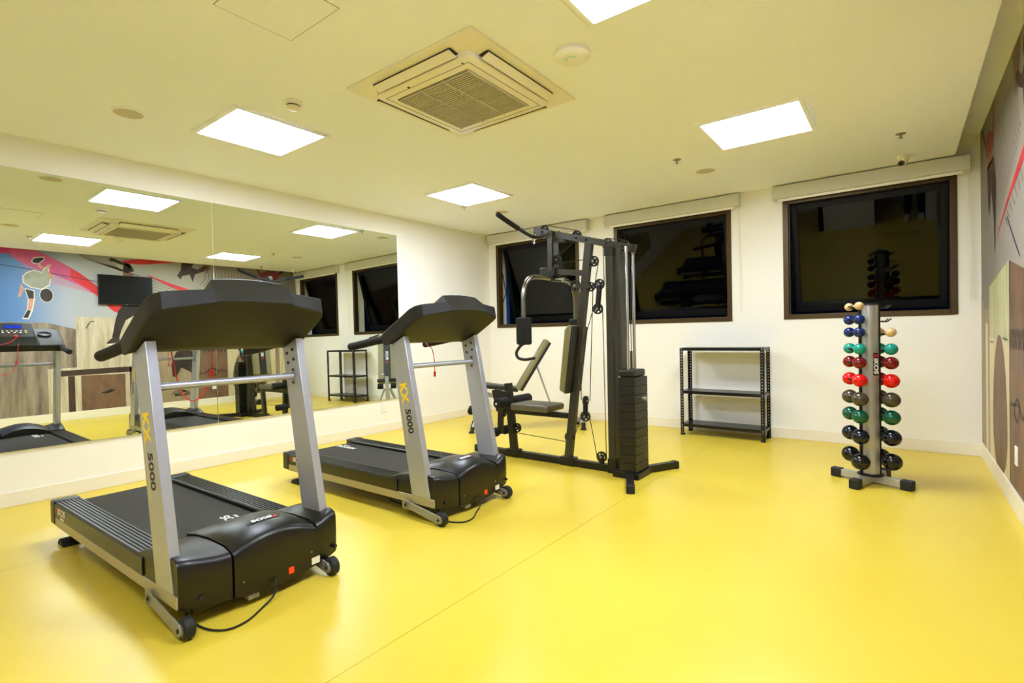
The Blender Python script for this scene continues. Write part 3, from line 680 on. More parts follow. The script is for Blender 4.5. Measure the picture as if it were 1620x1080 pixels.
C_((-2.545, 2.12), (-2.22, 2.03), (-2.205, 1.99)); C_((-1.94, 1.927), (-1.79, 1.893)); C_((-2.235, 1.945), (-2.40, 1.835)); C_((-2.09, 1.775), (-2.42, 1.765)); C_((-1.743, 1.848), (-1.741, 1.0)); C_((-2.598, 2.075), (-2.66, 2.02))

lb = thing('lat_pulldown_bar', 'long curved black pulldown bar hooked to the top front of the gym machine', 'exercise bar', (-2.668, GY, 2.03))
mid = [(-2.70, 3.395, 2.160), (-2.69, 3.52, 2.118), (-2.68, 3.66, 2.078), (-2.672, 3.78, 2.045), (-2.668, GY, 2.030), (-2.672, 3.98, 2.045), (-2.68, 4.10, 2.078), (-2.69, 4.24, 2.110), (-2.70, 4.365, 2.140)]
part('bar', lambda b: tube(b, spline(mid, 6), .0155, 14), M['rubber'], lb)
part('grip', lambda b: tube(b, spline(mid[:3], 8), .0215, 16), M['foam'], lb, bev=.003); part('grip', lambda b: tube(b, spline(mid[-3:], 8), .0215, 16), M['foam'], lb, bev=.003)
part('snap_hook', lambda b: [tube(b, [V((-2.668, GY, 2.0)) + V((0, .014 * math.sin(2 * PI * k / 16), .032 * math.cos(2 * PI * k / 16))) for k in range(17)], .004, 8), cyl(b, (-2.668, GY, 2.04), (-2.66, GY, 2.075), .006, 8)], M['chrome'], lb)

# ------------------------------------------------------------------ adjustable bench behind the gym (local: x from front legs to back leg)
bn = thing('weight_bench', 'adjustable incline weight bench with raised back, between the gym machine and the back wall', 'bench', (-4.20, 4.71, 0), R(39))
def bp(name, fn, mat, par=bn, bev=0., **k):
    bm = BM(); fn(bm); return obj(name, bm, mat, par, bev=bev, **k)
for s in (-1, 1):
    lg = bp('front_leg', lambda b: tube(b, [(.16, s * .04, .42), (.03, s * .19, .10), (0, s * .225, .03)], .019, 12), M['silver'])
    bp('foot_cap', lambda b: [cyl(b, (.014, s * .208, .065), (.0, s * .228, .004), .025, 14), lathe(b, (0, s * .228, 0), (0, 0, 1), [(.034, 0), (.034, .012), (.024, .018)], 16)], M['rubber'], lg)
bp('main_frame', lambda b: obox(b, (.05, 0, .47), (1.30, 0, .10), .05, .05), M['silver'], bev=.004)
rl = bp('rear_foot', lambda b: obox(b, (1.33, -.19, .075), (1.33, .19, .075), .045, .045, (1, 0, 0)), M['silver'], bev=.004)
for s in (-1, 1): bp('foot_cap', lambda b: [cyl(b, (1.33, s * .19, .085), (1.33, s * .20, .004), .026, 14), lathe(b, (1.33, s * .20, 0), (0, 0, 1), [(.036, 0), (.036, .012), (.026, .018)], 16)], M['rubber'], rl)
bp('rear_leg', lambda b: obox(b, (1.27, 0, .11), (1.34, 0, .07), .05, .05), M['silver'])
fp = bp('front_post', lambda b: obox(b, (.03, 0, .12), (.09, 0, .60), .05, .05), M['silver'], bev=.004)
for z in (.30, .34, .38): bp('adjust_hole', lambda b: lathe(b, (.0325 + (z - .12) * .125, 0, z), (-1, 0, .1), [(.006, -.003), (.006, .003)], 10), M['tblack'], fp)
bp('lock_knob', lambda b: lathe(b, (.075, -.03, .60), (-.3, -.5, .6), [(.008, 0), (.008, .03), (.02, .032), (.02, .05), (.01, .056)], 14), M['silver'], fp)
for z, x in ((.47, .06), (.24, .03)):
    for s in (-1, 1): bp('leg_roller', lambda b: cyl(b, (x - .04, s * .05, z), (x - .04, s * .13, z), .040, 24), M['foam'], bev=.008)
bp('seat_pad', lambda b: prism(b, [(.16, -.14, .515), (.56, -.12, .455), (.56, .12, .455), (.16, .14, .515)], (.008, 0, .052)), M['vinyl'], bev=.014, seg=4)
bx0, bz0, bx1, bz1 = .585, .47, .955, 1.06
d = V((bx1 - bx0, 0, bz1 - bz0)).normalized(); nn = V((-d.z, 0, d.x)); O = V((bx0, 0, bz0)); L = (V((bx1, 0, bz1)) - O).length
def slab(b, v0, v1, k0, k1, h0, h1):
    loft(b, [[O + d * k + V((0, v, 0)) + nn * h for v in (v0, v1) for h in ((h0, h1) if v == v0 else (h1, h0))] for k in (k0, k1)])
br = bp('backrest', lambda b: slab(b, -.135, .135, 0, L, 0, .058), M['vinyl_light'], bev=.016, seg=4)
bp('backrest_board', lambda b: slab(b, -.132, .132, .01, L - .01, -.028, .004), M['vinyl'], br, bev=.008)
bp('dark_stripe', lambda b: slab(b, -.055, .055, .015, L - .015, .03, .0592), M['vinyl'], br, bev=.004)
for body, mat, k, sx in (('K', 'tred', .34, 1.), ('IKOS', 'twhite', .45, 1.3)):
    b = place(text_bm(body, .055, .0005, .0, .001, sx), O + d * k + nn * .0598, d, nn.cross(d)); obj('logo_lettering', b, M[mat], br)
bp('support_strut', lambda b: cyl(b, O + d * .36 + nn * -.03, (.99, 0, .21), .011, 12), M['silver'])

# ------------------------------------------------------------------ steel shelving unit
sh = thing('shelving_unit', 'low black perforated steel shelving unit with three empty shelves under the middle window', 'shelf', (-1.555, 5.855, 0))
X0, X1, Y0, Y1, ZT = -1.985, -1.128, 5.708, 6.005, .966
def strip(bm, o, ud, w, h, th=.002):
    """perforated strip from o, w wide along ud, h tall, square holes every 25 mm"""
    ud = V(ud); n = int(h / .03); a, b_ = w * .36, w * .64
    for k in range(n):
        z0 = k * h / n; z1 = (k + 1) * h / n; m0 = z0 + (z1 - z0) * .38; m1 = z0 + (z1 - z0) * .66
        for p, q, r, s_ in ((0, a, z0, z1), (b_, w, z0, z1), (a, b_, z0, m0), (a, b_, m1, z1)):
            vs = [bm.verts.new(V(o) + ud * x + V((0, 0, z))) for x, z in ((p, r), (q, r), (q, s_), (p, s_))]; bm.faces.new(vs)
for x, sx in ((X0, 1), (X1, -1)):
    for y, sy in ((Y0, 1), (Y1, -1)):
        bm = BM(); strip(bm, (x, y, .012), (sx, 0, 0), .036, ZT - .012); strip(bm, (x, y, .012), (0, sy, 0), .036, ZT - .012)
        bmesh.ops.translate(bm, vec=-sh.location, verts=bm.verts); me = obj('post', bm, M['shelf'], sh)
        so = me.modifiers.new('sheet', 'SOLIDIFY'); so.thickness = .0022; so.offset = 0
        bm = BM(); box(bm, x - .003 * sx, x + .038 * sx, y - .003 * sy, y + .038 * sy, 0, .016); obj('post_foot', bm, M['rubber'], me, world=True)
for z in (ZT, .490, .125):
    def tray(b):
        box(b, X0 + .003, X1 - .003, Y0 + .003, Y1 - .003, z - .002, z)
        box(b, X0 + .003, X1 - .003, Y0 + .003, Y0 + .005, z - .032, z); box(b, X0 + .003, X1 - .003, Y1 - .005, Y1 - .003, z - .032, z)
        box(b, X0 + .003, X0 + .005, Y0 + .003, Y1 - .003, z - .032, z); box(b, X1 - .005, X1 - .003, Y0 + .003, Y1 - .003, z - .032, z)
    s_ = part('shelf_board', tray, M['shelf'], sh)
    for x in (X0 + .018, X1 - .018): part('bolt', lambda b: lathe(b, (x, Y0 - .0012, z - .014), (0, -1, 0), [(.006, 0), (.006, .003), (.003, .004)], 10), M['silver'], s_)
    for y in (Y0 + .018, Y1 - .018): part('bolt', lambda b: lathe(b, (X1 + .0012, y, z - .014), (1, 0, 0), [(.006, 0), (.006, .003), (.003, .004)], 10), M['silver'], s_)

# ------------------------------------------------------------------ dumbbell tower
RC = V((-.20, 4.63, 0)); ae = V((.41, -.912, 0)).normalized(); se = V((-.912, -.41, 0)).normalized()
rk = thing('dumbbell_rack', 'silver upright dumbbell tower on a four-armed base with black end caps', 'rack', RC)
bw = V((-.94, .34, 0)).normalized(); bs = V((-.34, -.94, 0)).normalized()
for d, ln in ((bw, .262), (-bw, .262), (bs, .268), (-bs, .262)):
    a_ = part('base_arm', lambda b: obox(b, RC + V((0, 0, .04)) + d * .02, RC + V((0, 0, .04)) + d * ln, .052, .05, d.cross(V((0, 0, 1)))), M['silver'], rk, bev=.003)
    part('end_cap', lambda b: obox(b, RC + V((0, 0, .036)) + d * (ln - .07), RC + V((0, 0, .036)) + d * (ln + .006), .062, .068, d.cross(V((0, 0, 1)))), M['rubber'], a_, bev=.008, seg=3)
part('base_collar', lambda b: lathe(b, RC + V((0, 0, .062)), (0, 0, 1), [(.085, 0), (.085, .008), (.06, .014)], 28), M['rubber'], rk)
def oval(z, a, b_, n=36): return [RC + V((0, 0, z)) + se * (a * math.cos(2 * PI * k / n)) + ae * (b_ * math.sin(2 * PI * k / n)) for k in range(n)]
col = part('column', lambda b: loft(b, [oval(.07, .056, .055), oval(1.312, .056, .055)]), M['silver'], rk)
part('column_cap', lambda b: loft(b, [oval(1.311, .058, .057), oval(1.318, .058, .057), oval(1.324, .05, .05)]), M['rubber'], col)
for s in (-1, 1): part('hook_rail', lambda b: obox(b, RC + se * s * .058 + V((0, 0, .07)), RC + se * s * .058 + V((0, 0, 1.316)), .022, .022, ae), M['rubber'], rk, bev=.002)
o = place(text_bm('K', .05, .0006, .1, .0014, 1.2), (0, 0, 0), (0, 0, -1), se * -1); 
pc = RC + ae * .0558 - se * .018
bmk = BM(); prism(bmk, [pc + se * .017 + V((0, 0, .965)) - ae * .003, pc - se * .017 + V((0, 0, .965)) - ae * .003, pc - se * .017 + V((0, 0, .80)) - ae * .003, pc + se * .017 + V((0, 0, .80)) - ae * .003], ae * .0038)
lbp = obj('logo_plate', bmk, M['tblack'], rk, world=True)
o.free()
for body, mat, z, sx in (('K', 'tred', .944, 1.15), ('IKOS', 'twhite', .870, 1.45)):
    b = place(text_bm(body, .036, .0006, .1, .0014, sx), pc + V((0, 0, z)) + ae * .0013, (0, 0, -1), -se); obj('logo_lettering', b, M[mat], lbp, world=True)
ZL = [1.308, 1.209, 1.116, .995, .895, .767, .631, .503, .357, .184]
RAD = [.030, .038, .038, .0405, .0445, .049, .053, .052, .0565, .060]
KL = ['cream', 'blue', 'blue', 'turq', 'dred', 'bred', 'grey', 'green', 'navy', 'black']
KR = [None, None, 'cream', 'turq', 'dred', 'bred', 'grey', 'green', 'navy', 'black']
WORD = dict(cream='small cream', blue='blue', turq='turquoise', dred='dark red', bred='bright red', grey='grey', green='dark green', navy='large navy', black='large black')
for s in (1, -1):
    for i, z in enumerate(ZL):
        off = .099 if s > 0 else .102; zz = z - (0.004 if s < 0 else 0)
        def hook(b):
            for q in (-.022, .022):
                p = RC + ae * q + V((0, 0, zz - .012)); tube(b, spline([p + se * s * .062, p + se * s * .085, p + se * s * (off + .004) + V((0, 0, -.003)), p + se * s * (off + .032) + V((0, 0, .018))], 5), .0045, 8)
        part('hook', hook, M['rubber'], rk)
protos = {}
def dumbbell(key, r, half, loc, label):
    t = thing('dumbbell', label, 'dumbbell', loc, math.atan2(ae.y, ae.x), 'round headed dumbbells on the tower')
    mat = M['db_' + key]
    for s in (1, -1):
        bm = BM(); ball(bm, (s * half, 0, 0), r, (1.0, 1, .97), 28, 18); obj('head', bm, mat, t)
    bm = BM(); hr = max(.0115, r * .30)
    lathe(bm, (0, 0, 0), (1, 0, 0), [(hr * 1.5, -half + r * .80), (hr, -half + r * 1.15), (hr * .92, 0), (hr, half - r * 1.15), (hr * 1.5, half - r * .80)], 18); obj('handle', bm, mat, t)
    return t
for i, k in enumerate(KL):
    p = RC + se * .099; p.z = ZL[i]
    lab = {1: 'upper of the two blue round dumbbells on the shelf side of the tower', 2: 'lower of the two blue round dumbbells on the shelf side of the tower',
           0: 'small cream round dumbbell on the top hook of the tower, shelf side'}.get(i, '%s round dumbbell on the tower side toward the shelving unit' % WORD[k])
    d_ = dumbbell(k, RAD[i], .088, p, lab)
    if i == 9: d_.rotation_euler.y = R(7)
for i, k in enumerate(KR):
    if k:
        p = RC - se * .102; p.z = ZL[i] - .004
        dumbbell(k, RAD[i] * (1.06 if k != 'cream' else .9), .088, p, '%s round dumbbell on the tower side toward the mural wall' % WORD[k])

# ------------------------------------------------------------------ person in the doorway behind the camera (seen only in the window glass)
def skin_mesh(name, chains, mat, parent, sub=2):
    """chains: lists of (x, y, z, radius); the first vertex of a later chain may repeat an earlier one to branch there"""
    bm = BM(); sk = bm.verts.layers.skin.verify(); made = {}
    for ci, ch in enumerate(chains):
        prev = None
        for x, y, z, rad in ch:
            k = (round(x, 4), round(y, 4), round(z, 4))
            if k not in made:
                v = bm.verts.new((x, y, z)); v[sk].radius = (rad, rad) if not isinstance(rad, tuple) else rad; v[sk].use_root = (len(made) == 0); made[k] = v
            if prev is not None and bm.edges.get((prev, made[k])) is None: bm.edges.new((prev, made[k]))
            prev = made[k]
    me = bpy.data.meshes.new(name); bm.to_mesh(me); bm.free(); me.materials.append(mat)
    o = bpy.data.objects.new(name, me); COL.objects.link(o); o.parent = parent
    m = o.modifiers.new('skin', 'SKIN'); m.use_smooth_shade = True
    q = o.modifiers.new('round', 'SUBSURF'); q.levels = sub; q.render_levels = sub
    return o
pn = thing('person', 'person in dark clothes and white shoes standing in the doorway, mirrored in the window glass', 'person', (.20, -1.10, 0))
leg = lambda s: [(0, 0, .95, .105), (s * .095, .0, .86, .088), (s * .105, .01, .50, .058), (s * .11, -.01, .28, .052), (s * .115, -.02, .09, .036)]
arm = lambda s: [(0, -.01, 1.38, .11), (s * .17, -.01, 1.40, .058), (s * .21, -.02, 1.12, .044), (s * .17, .12, .98, .036), (s * .12, .22, 1.06, .028)]
hand = lambda s: [(s * .12, .22, 1.06, .028), (s * .105, .255, 1.09, .036)]
body = [[(0, 0, .95, .105), (0, .01, 1.12, .115), (0, -.01, 1.38, .11), (0, -.005, 1.49, .052), (0, .01, 1.56, .06), (0, .015, 1.64, .092), (0, .01, 1.71, .080)]] + [leg(s) for s in (-1, 1)] + [arm(s) + hand(s)[1:] for s in (-1, 1)]
for s in (-1, 1):
    for i in range(4):
        u = -.018 + .013 * i; ln = (.058, .068, .064, .050)[i]
        body.append([(s * .105, .255, 1.09, .036), (s * .105 + u * .5, .285, 1.10 + u, .009), (s * .105 + u * .4 - s * .01, .285 + ln * .6, 1.105 + u, .0085), (s * .105 + u * .4 - s * .022, .285 + ln * .8, 1.09 + u, .008)])
    body.append([(s * .105, .255, 1.09, .036), (s * .085, .27, 1.12, .010), (s * .075, .305, 1.13, .009)])
bd_ = skin_mesh('body', body, M['skin'], pn)
for s in (-1, 1):
    bm = BM(); ball(bm, (s * .032, .098, 1.652), .011); obj('eye', bm, M['white'], bd_)
bm = BM(); loft(bm, [[V((-.006, .103, 1.665)), V((.006, .103, 1.665)), V((.004, .10, 1.668)), V((-.004, .10, 1.668))], [V((-.014, .108, 1.618)), V((.014, .108, 1.618)), V((.008, .132, 1.622)), V((-.008, .132, 1.622))]]); obj('nose', bm, M['skin'], bd_)
bm = BM(); ball(bm, (0, .102, 1.592), .022, (1, .35, .25)); obj('mouth', bm, pbr('lips', '8a4a40', .5), bd_)
for s in (-1, 1):
    bm = BM(); ball(bm, (s * .094, .0, 1.645), .03, (.3, .6, 1)); obj('ear', bm, M['skin'], bd_)
skin_mesh('trousers', [[(0, 0, 1.0, .118), (0, 0, .93, .122), (s * .095, 0, .85, .102), (s * .105, .01, .50, .074), (s * .112, -.012, .25, .068), (s * .115, -.02, .085, .064)] for s in (-1, 1)], M['cloth'], pn)
skin_mesh('jacket', [[(0, 0, .98, .128), (0, .01, 1.13, .132), (0, -.01, 1.37, .125), (0, -.005, 1.45, .075)]] + [[(0, -.01, 1.37, .125), (s * .17, -.01, 1.40, .074), (s * .21, -.02, 1.12, .056), (s * .17, .12, .98, .046), (s * .13, .20, 1.04, .038)] for s in (-1, 1)], M['cloth'], pn)
bm = BM(); ball(bm, (0, -.005, 1.69), .105, (.95, 1.05, .8)); obj('hair', bm, M['hair'], pn)
for s in (-1, 1):
    bm = BM()
    P_ = [(-.045, -.085), (-.05, .0), (-.05, .09), (-.038, .155), (0, .18), (.038, .155), (.05, .09), (.05, 0), (.045, -.085), (0, -.105)]
    loft(bm, [[V((s * .118 + x * 1.0, y, .0)) for x, y in P_], [V((s * .118 + x * 1.04, y * 1.03, .03)) for x, y in P_], [V((s * .118 + x * .9, y * .93, .06 if y < .12 else .048)) for x, y in P_], [V((s * .118 + x * .7, y * .5 - .025, .10)) for x, y in P_]])
    obj('shoe', bm, M['shoe'], pn, bev=.006)

# ------------------------------------------------------------------ printed mural on the wall beside the camera
def mural():
    mats = []; idx = {}
    def mm(k, m): idx[k] = len(mats); mats.append(m)
    m = bpy.data.materials.new('mural_sky_print'); m.use_nodes = True; nt = m.node_tree; b = nt.nodes['Principled BSDF']; b.inputs['Roughness'].default_value = .55
    tc = nt.nodes.new('ShaderNodeTexCoord'); sp = nt.nodes.new('ShaderNodeSeparateXYZ'); mr = nt.nodes.new('ShaderNodeMapRange'); rp = nt.nodes.new('ShaderNodeValToRGB')
    nt.links.new(tc.outputs['Object'], sp.inputs[0]); nt.links.new(sp.outputs['Y'], mr.inputs['Value']); mr.inputs['From Min'].default_value = 0; mr.inputs['From Max'].default_value = 6.1
    nt.links.new(mr.outputs[0], rp.inputs['Fac']); nt.links.new(rp.outputs['Color'], b.inputs['Base Color'])
    cr = rp.color_ramp; cr.elements[0].position = .16; cr.elements[0].color = lin('1a5aa8'); cr.elements[1].position = 1.; cr.elements[1].color = lin('7d796f')
    for p, c in ((.27, '5a82b8'), (.36, 'a9adba'), (.48, 'b7b7b4'), (.68, '9d968a'), (.86, '8d8679')):
        e = cr.elements.new(p); e.color = lin(c)
    mm('sky', m)
    def print_mat(name, c1, c2, sc_, stretch=(1, 1, 1)):
        m = pbr(name, c1, .55); nt = m.node_tree; b = nt.nodes['Principled BSDF']
        tc = nt.nodes.new('ShaderNodeTexCoord'); mp = nt.nodes.new('ShaderNodeMapping'); mp.inputs['Scale'].default_value = stretch
        n = nt.nodes.new('ShaderNodeTexNoise'); n.inputs['Scale'].default_value = sc_; n.inputs['Detail'].default_value = 7; n.inputs['Roughness'].default_value = .65
        r = nt.nodes.new('ShaderNodeValToRGB'); r.color_ramp.elements[0].position = .32; r.color_ramp.elements[1].position = .66
        r.color_ramp.elements[0].color = lin(c1); r.color_ramp.elements[1].color = lin(c2)
        nt.links.new(tc.outputs['Object'], mp.inputs[0]); nt.links.new(mp.outputs[0], n.inputs['Vector']); nt.links.new(n.outputs['Fac'], r.inputs['Fac']); nt.links.new(r.outputs['Color'], b.inputs['Base Color'])
        return m
    st = (1, 6, .7)
    for k, a in dict(concrete=('a99880', 'd9cdb4', 2.2, st), planks=('5d4c42', 'a39483', 1.6, st), tan=('8a7660', 'a8967a', 1.8, st), brown=('5c4434', '84644c', 2., (1, 2, 1)), darkbrown=('2a1d18', '4c352a', 2.5, (1, 2, 1)),
                     cream=('c9b990', 'ded2ac', 2.5, st), green=('a3a878', 'cfc79c', 3., st), dark=('1b1512', '3a2b22', 5., (1, 1, 1)), skin=('7a4c36', '9c6a4e', 6., (1, 1, 1)), skin2=('b57a66', 'cf9c86', 6., (1, 1, 1)),
                     shirt=('8d8f80', 'a9ab98', 6., (1, 1, 1)), pink=('b04a78', 'd85a8a', 3., (1, 1, 1)), magenta=('c02a6a', 'd84080', 3., (1, 1, 1)), red=('c81f30', 'e03a3c', 3., (1, 1, 1)), line=('6a5450', '80655c', 3., (1, 1, 1)),
                     redprint=('6e2226', '8e3436', 6., (1, 1, 1)), white=('d8d2c4', 'e8e2d4', 4., (1, 1, 1)), ink=('18120f', '2a201a', 4., (1, 1, 1)), navy=('2a2e50', '3a3f66', 4., (1, 1, 1))).items():
        mm(k, print_mat('mural_' + k, *a))
    bm = BM(); XM = XR - .0012; lay = [0]
    def poly(k, pts, l):
        x = XM - l * .0005
        f = bm.faces.new([bm.verts.new((x, y, z)) for y, z in pts]); f.material_index = idx[k]
    def ribbon(k, up, lo, l, n=6):
        u = spline([(0, y, z) for y, z in up], n); d = spline([(0, y, z) for y, z in lo], n); x = XM - l * .0005
        for i in range(len(u) - 1):
            f = bm.faces.new([bm.verts.new((x, p.y, p.z)) for p in (u[i], u[i + 1], d[i + 1], d[i])]); f.material_index = idx[k]
    def stroke(k, pts, w, l, n=5, taper=False):
        s = spline([(0, y, z) for y, z in pts], n); x = XM - l * .0005; L_, R_ = [], []
        for i, p in enumerate(s):
            t = (s[min(i + 1, len(s) - 1)] - s[max(i - 1, 0)]).normalized(); nrm = V((0, -t.z, t.y)); ww = w * ((1 - i / len(s)) if taper else 1) / 2 + .0005
            L_.append(p + nrm * ww); R_.append(p - nrm * ww)
        for i in range(len(s) - 1):
            f = bm.faces.new([bm.verts.new((x, q.y, q.z)) for q in (L_[i], L_[i + 1], R_[i + 1], R_[i])]); f.material_index = idx[k]
    zt = ZR - .001
    poly('sky', [(-.85, .13), (YB - .001, .13), (YB - .001, zt), (-.85, zt)], 0)
    # concrete blocks along the foot of the wall
    poly('planks', [(-.85, .13), (1.95, .13), (1.95, 1.55), (-.85, 1.60)], 1)
    poly('planks', [(1.95, .13), (2.29, .13), (2.29, 1.45), (1.95, 1.55)], 2)
    poly('concrete', [(2.29, .13), (3.30, .13), (3.30, 1.64), (2.29, 1.65)], 3)
    poly('brown', [(3.30, .13), (4.59, .13), (4.59, 1.565), (4.09, 1.47), (3.30, 1.46)], 1)
    poly('tan', [(3.30, .13), (4.02, .13), (4.02, 1.12), (3.30, 1.12)], 2)
    poly('concrete', [(1.93, .13), (3.13, .13), (3.13, .845), (1.93, .83)], 4)
    poly('darkbrown', [(1.99, .70), (3.02, .72), (3.02, .81), (1.99, .79)], 5); poly('darkbrown', [(2.99, .13), (3.06, .13), (3.06, .80), (2.99, .80)], 5)
    poly('darkbrown', [(2.17, .13), (2.255, .13), (2.255, .70), (2.17, .70)], 5)
    poly('brown', [(2.335, .13), (2.925, .13), (2.925, .69), (2.335, .70)], 6)
    poly('ink', [(2.58, .40), (2.66, .42), (2.72, .45), (2.79, .43), (2.73, .395), (2.66, .375)], 7)
    # corrugated front and arch near the window wall
    poly('green', [(4.592, .13), (5.55, .13), (5.55, 1.448), (4.592, 1.572)], 3)
    poly('cream', [(4.592, .13), (5.55, .13), (5.55, 1.06), (4.592, 1.03)], 4)
    poly('brown', [(5.02 + .34 * math.cos(t), .42 + (.66 if math.sin(t) > 0 else .34) * math.sin(t)) for t in [2 * PI * k / 40 for k in range(40)]], 5)
    poly('tan', [(5.55, .13), (YB - .001, .13), (YB - .001, 1.40), (5.95, 1.36), (5.78, 1.28), (5.55, 1.28)], 3)
    poly('cream', [(5.64, .13), (5.78, .13), (5.78, 1.165), (5.64, 1.165)], 4)
    stroke('ink', [(5.5, 1.02), (5.3, 1.02)], .008, 6, 2); stroke('ink', [(4.85, 1.06), (4.65, 1.05)], .008, 6, 2)
    # scrawled lettering-like loops on the brown wall
    for c in range(7):
        y = 4.06 + c * .075; stroke('ink', [(y, 1.04 + .03 * (c % 2)), (y + .02, 1.12), (y + .045, 1.06), (y + .03, 1.0), (y + .07, 1.05)], .010, 4)
    stroke('ink', [(4.05, .68), (4.15, .60), (4.30, .70), (4.42, .62), (4.33, .56), (4.25, .66), (4.55, .64)], .014, 4)
    for c in range(5): stroke('ink', [(3.6 + .04 * c, .26), (3.72, .34 - .02 * c), (3.86, .30), (3.90 - .03 * c, .24), (3.66, .23 + .01 * c)], .008, 4)
    poly('dark', [(3.62, .80), (3.70, 1.02), (3.82, 1.10), (3.96, 1.04), (4.03, .92), (4.01, .72), (4.10, .60), (4.05, .46), (3.92, .66), (3.78, .74), (3.70, .58), (3.64, .58)], 4)
    # pink and red ribbons
    ribbon('magenta', [(1.05, zt), (1.35, zt), (1.62, 2.76), (1.80, 2.68)], [(1.05, 2.62), (1.35, 2.57), (1.60, 2.60), (1.80, 2.60)], 1)
    ribbon('pink', [(1.55, 2.72), (1.85, 2.66), (2.15, 2.50), (2.40, 2.33), (2.62, 2.12)], [(1.55, 2.55), (1.80, 2.40), (2.10, 2.28), (2.35, 2.16), (2.62, 1.98)], 2)
    ribbon('red', [(2.25, 2.42), (2.42, 2.31), (2.62, 2.12), (2.90, 1.94), (3.35, 1.80)], [(2.25, 2.26), (2.42, 2.14), (2.62, 1.96), (2.85, 1.72), (3.35, 1.66)], 3)
    ribbon('red', [(2.95, 2.62), (3.25, 2.68), (3.55, 2.73), (3.90, 2.72)], [(2.95, 2.57), (3.25, 2.58), (3.55, 2.63), (3.90, 2.68)], 1)
    ribbon('red', [(3.30, 2.40), (3.70, 2.26), (4.06, 2.15), (4.57, 1.99), (5.14, 1.78)], [(3.30, 2.385), (3.70, 2.19), (4.06, 2.075), (4.57, 1.95), (5.14, 1.772)], 3)
    # fine line work
    for k in range(15):
        y = 1.62 + .05 * k; stroke('pink', [(y, 2.50 - .02 * k), (y + .12, 2.36 - .018 * k), (y + .25, 2.20 - .012 * k)], .006, 1, 4)
    for k in range(12):
        stroke('line', [(2.15 + .05 * k, zt), (2.45 + .04 * k, 2.60 - .012 * k), (2.85 + .03 * k, 2.50 - .012 * k)], .007, 1, 5)
    for k in range(12):
        stroke('line', [(3.36, 2.30 - .05 * k), (3.62 + .01 * k, 2.22 - .045 * k), (3.95 + .01 * k, 2.10 - .035 * k)], .008, 2, 5)
    for k in range(19):
        r = .30 + .055 * k; t0, t1 = R(-48 + k * 1.0), R(28 - k * 1.2)
        pts = [(3.92 + r * 1.08 * math.cos(t0 + (t1 - t0) * i / 6), 2.47 + r * .85 * math.sin(t0 + (t1 - t0) * i / 6)) for i in range(7)]
        pts = [(y, min(z, zt - .005)) for y, z in pts]; stroke('line', pts, .011, 2, 4)
    for k in range(7):
        y = 4.20 + k * .09; z = 2.06 - k * .033; stroke('line', [(y, z), (y - .05, z - .03), (y - .11, z - .10 + .006 * k)], .010, 2, 4)
    stroke('navy', [(1.0, 2.44), (1.45, 2.41), (2.0, 2.33), (2.6, 2.23)], .010, 4)
    # tumbling boy
    B = lambda *p: [(1.947 + (x - 567) * .000935, 1.976 - (y - 669) * .00126) for x, y in p]
    poly('white', B((330, 395), (420, 360), (515, 380), (555, 320), (610, 322), (612, 395), (642, 440), (610, 550), (505, 600), (375, 580), (280, 525), (278, 448)), 5)
    poly('shirt', B((340, 402), (420, 370), (520, 390), (560, 330), (600, 330), (600, 400), (630, 440), (600, 540), (500, 590), (380, 570), (290, 520), (290, 450)), 6)
    poly('white', [(1.947 + .082 * math.cos(t), 1.979 + .11 * math.sin(t)) for t in [2 * PI * k / 24 for k in range(24)]], 5)
    poly('dark', [(1.947 + .075 * math.cos(t), 1.979 + .103 * math.sin(t)) for t in [2 * PI * k / 24 for k in range(24)]], 6)
    poly('white', B((390, 262), (425, 210), (550, 190), (560, 228), (492, 280), (428, 290)), 5)
    poly('ink', B((400, 260), (430, 220), (545, 200), (550, 225), (490, 270), (430, 280)), 6); poly('skin2', B((450, 275), (490, 270), (540, 330), (500, 350)), 6)
    poly('skin2', B((560, 320), (600, 280), (650, 290), (620, 312), (600, 332)), 7); poly('skin2', B((590, 360), (660, 420), (640, 470), (600, 430)), 7)
    poly('white', B((300, 590), (420, 612), (422, 720), (392, 862), (340, 965), (258, 958), (322, 845), (336, 715)), 5)
    poly('dark', B((310, 600), (410, 620), (410, 710), (345, 715)), 6); poly('skin2', B((345, 715), (410, 710), (380, 850), (330, 850)), 6); poly('ink', B((330, 850), (370, 860), (330, 950), (270, 945)), 6)
    poly('skin2', B((260, 530), (300, 600), (250, 690), (215, 700), (240, 620)), 7)
    # runner behind the television
    poly('dark', [(3.00 + .055 * math.cos(t), 2.49 + .085 * math.sin(t)) for t in [2 * PI * k / 20 for k in range(20)]], 4)
    poly('skin', [(2.94, 2.42), (3.04, 2.46), (3.10, 2.34), (2.94, 2.34)], 3)
    stroke('dark', [(2.77, 2.60), (2.80, 2.62), (2.90, 2.58), (3.03, 2.54), (3.08, 2.44)], .05, 4)
    poly('dark', [(2.95, 1.90), (3.28, 1.88), (3.10, 1.70), (2.96, 1.60), (2.90, 1.45), (2.86, 1.31), (2.76, 1.31), (2.82, 1.62), (2.86, 1.76)], 7)
    poly('darkbrown', [(2.86, 1.31), (2.77, 1.31), (2.70, 1.24), (2.68, 1.20), (2.78, 1.19), (2.87, 1.22)], 8); poly('white', [(2.68, 1.20), (2.87, 1.22), (2.87, 1.205), (2.78, 1.175), (2.69, 1.185)], 9)
    # leaping figure and hanging figure higher up
    poly('darkbrown', [(3.90, 2.80), (4.0, 2.80), (4.06, 2.69), (4.00, 2.60), (4.10, 2.56), (4.22, 2.64), (4.30, 2.63), (4.22, 2.54), (4.06, 2.47), (4.02, 2.32), (3.97, 2.46), (3.84, 2.42), (3.82, 2.36), (3.76, 2.42), (3.82, 2.52), (3.84, 2.64)], 5)
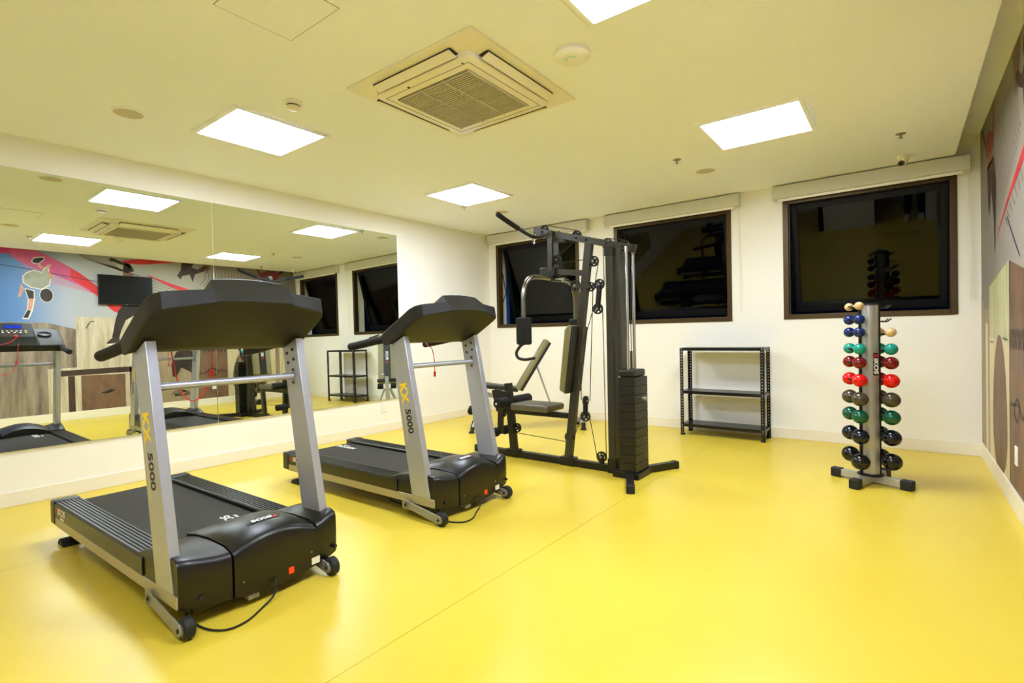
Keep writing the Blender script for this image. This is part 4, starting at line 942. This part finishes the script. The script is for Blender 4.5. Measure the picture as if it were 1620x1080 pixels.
    poly('brown', [(4.10, 2.81), (4.40, 2.81), (4.36, 2.68), (4.28, 2.50), (4.20, 2.66)], 4)
    stroke('redprint', [(5.22, 2.80), (5.25, 2.62), (5.30, 2.50)], .05, 5); stroke('dark', [(5.93, 2.80), (5.80, 2.70), (5.66, 2.58)], .045, 5)
    poly('redprint', [(5.72, 2.60), (5.58, 2.66), (5.44, 2.65), (5.30, 2.60), (5.28, 2.48), (5.62, 2.46)], 6)
    poly('skin', [(5.62, 2.47), (5.30, 2.49), (5.34, 2.38), (5.60, 2.38)], 5)
    poly('darkbrown', [(5.62, 2.40), (5.26, 2.41), (5.14, 2.20), (5.20, 1.66), (5.26, 1.95), (5.40, 2.22), (5.50, 2.00), (5.56, 2.10)], 5)
    stroke('navy', [(4.66, 1.86), (4.40, 1.68), (4.20, 1.55)], .012, 4, 3)
    stroke('ink', [(2.42, 1.46), (2.47, 1.56), (2.53, 1.58)], .012, 5, 3)
    me = bpy.data.meshes.new('mural'); bm.to_mesh(me); bm.free()
    for m in mats: me.materials.append(m)
    o = bpy.data.objects.new('wall_mural', me); COL.objects.link(o)
    tag(o, 'printed sports mural covering the wall, with tumbling figures, ribbons and concrete blocks', 'mural')
mural()

# ------------------------------------------------------------------ camera, night outside, colour management
yaw, pitch, roll, fpx = .6483237886860685, -.013420926429540339, .019808164115826803, 817.4021397525223
cy, sy, cp, sp = math.cos(yaw), math.sin(yaw), math.cos(pitch), math.sin(pitch)
fw = V((-sy * cp, cy * cp, sp)); rt = V((cy, sy, 0)); dn = fw.cross(rt)
r2 = rt * math.cos(roll) + dn * math.sin(roll); d2 = dn * math.cos(roll) - rt * math.sin(roll)
cd = bpy.data.cameras.new('camera'); co = bpy.data.objects.new('camera', cd); COL.objects.link(co)
mw = Matrix((r2, -d2, -fw)).transposed().to_4x4(); mw.translation = V((0, 0, 1.15)); co.matrix_world = mw
cd.sensor_fit = 'HORIZONTAL'; cd.sensor_width = 36.; cd.lens = 36. * fpx / 1620.; cd.clip_start = .05
sc.camera = co
w = bpy.data.worlds.new('night'); sc.world = w; w.use_nodes = True
bg = w.node_tree.nodes['Background']; bg.inputs['Color'].default_value = (.03, .05, .12, 1); bg.inputs['Strength'].default_value = .012
sc.view_settings.view_transform = 'Standard'; sc.view_settings.look = 'None'; sc.view_settings.gamma = 1.; sc.view_settings.exposure = 1.75; sc.view_settings.use_curve_mapping = False
try:
    sc.cycles.max_bounces = 10; sc.cycles.diffuse_bounces = 6; sc.cycles.glossy_bounces = 6; sc.cycles.transparent_max_bounces = 12
    sc.cycles.use_denoising = True; sc.cycles.sample_clamp_indirect = 8.
except Exception: pass
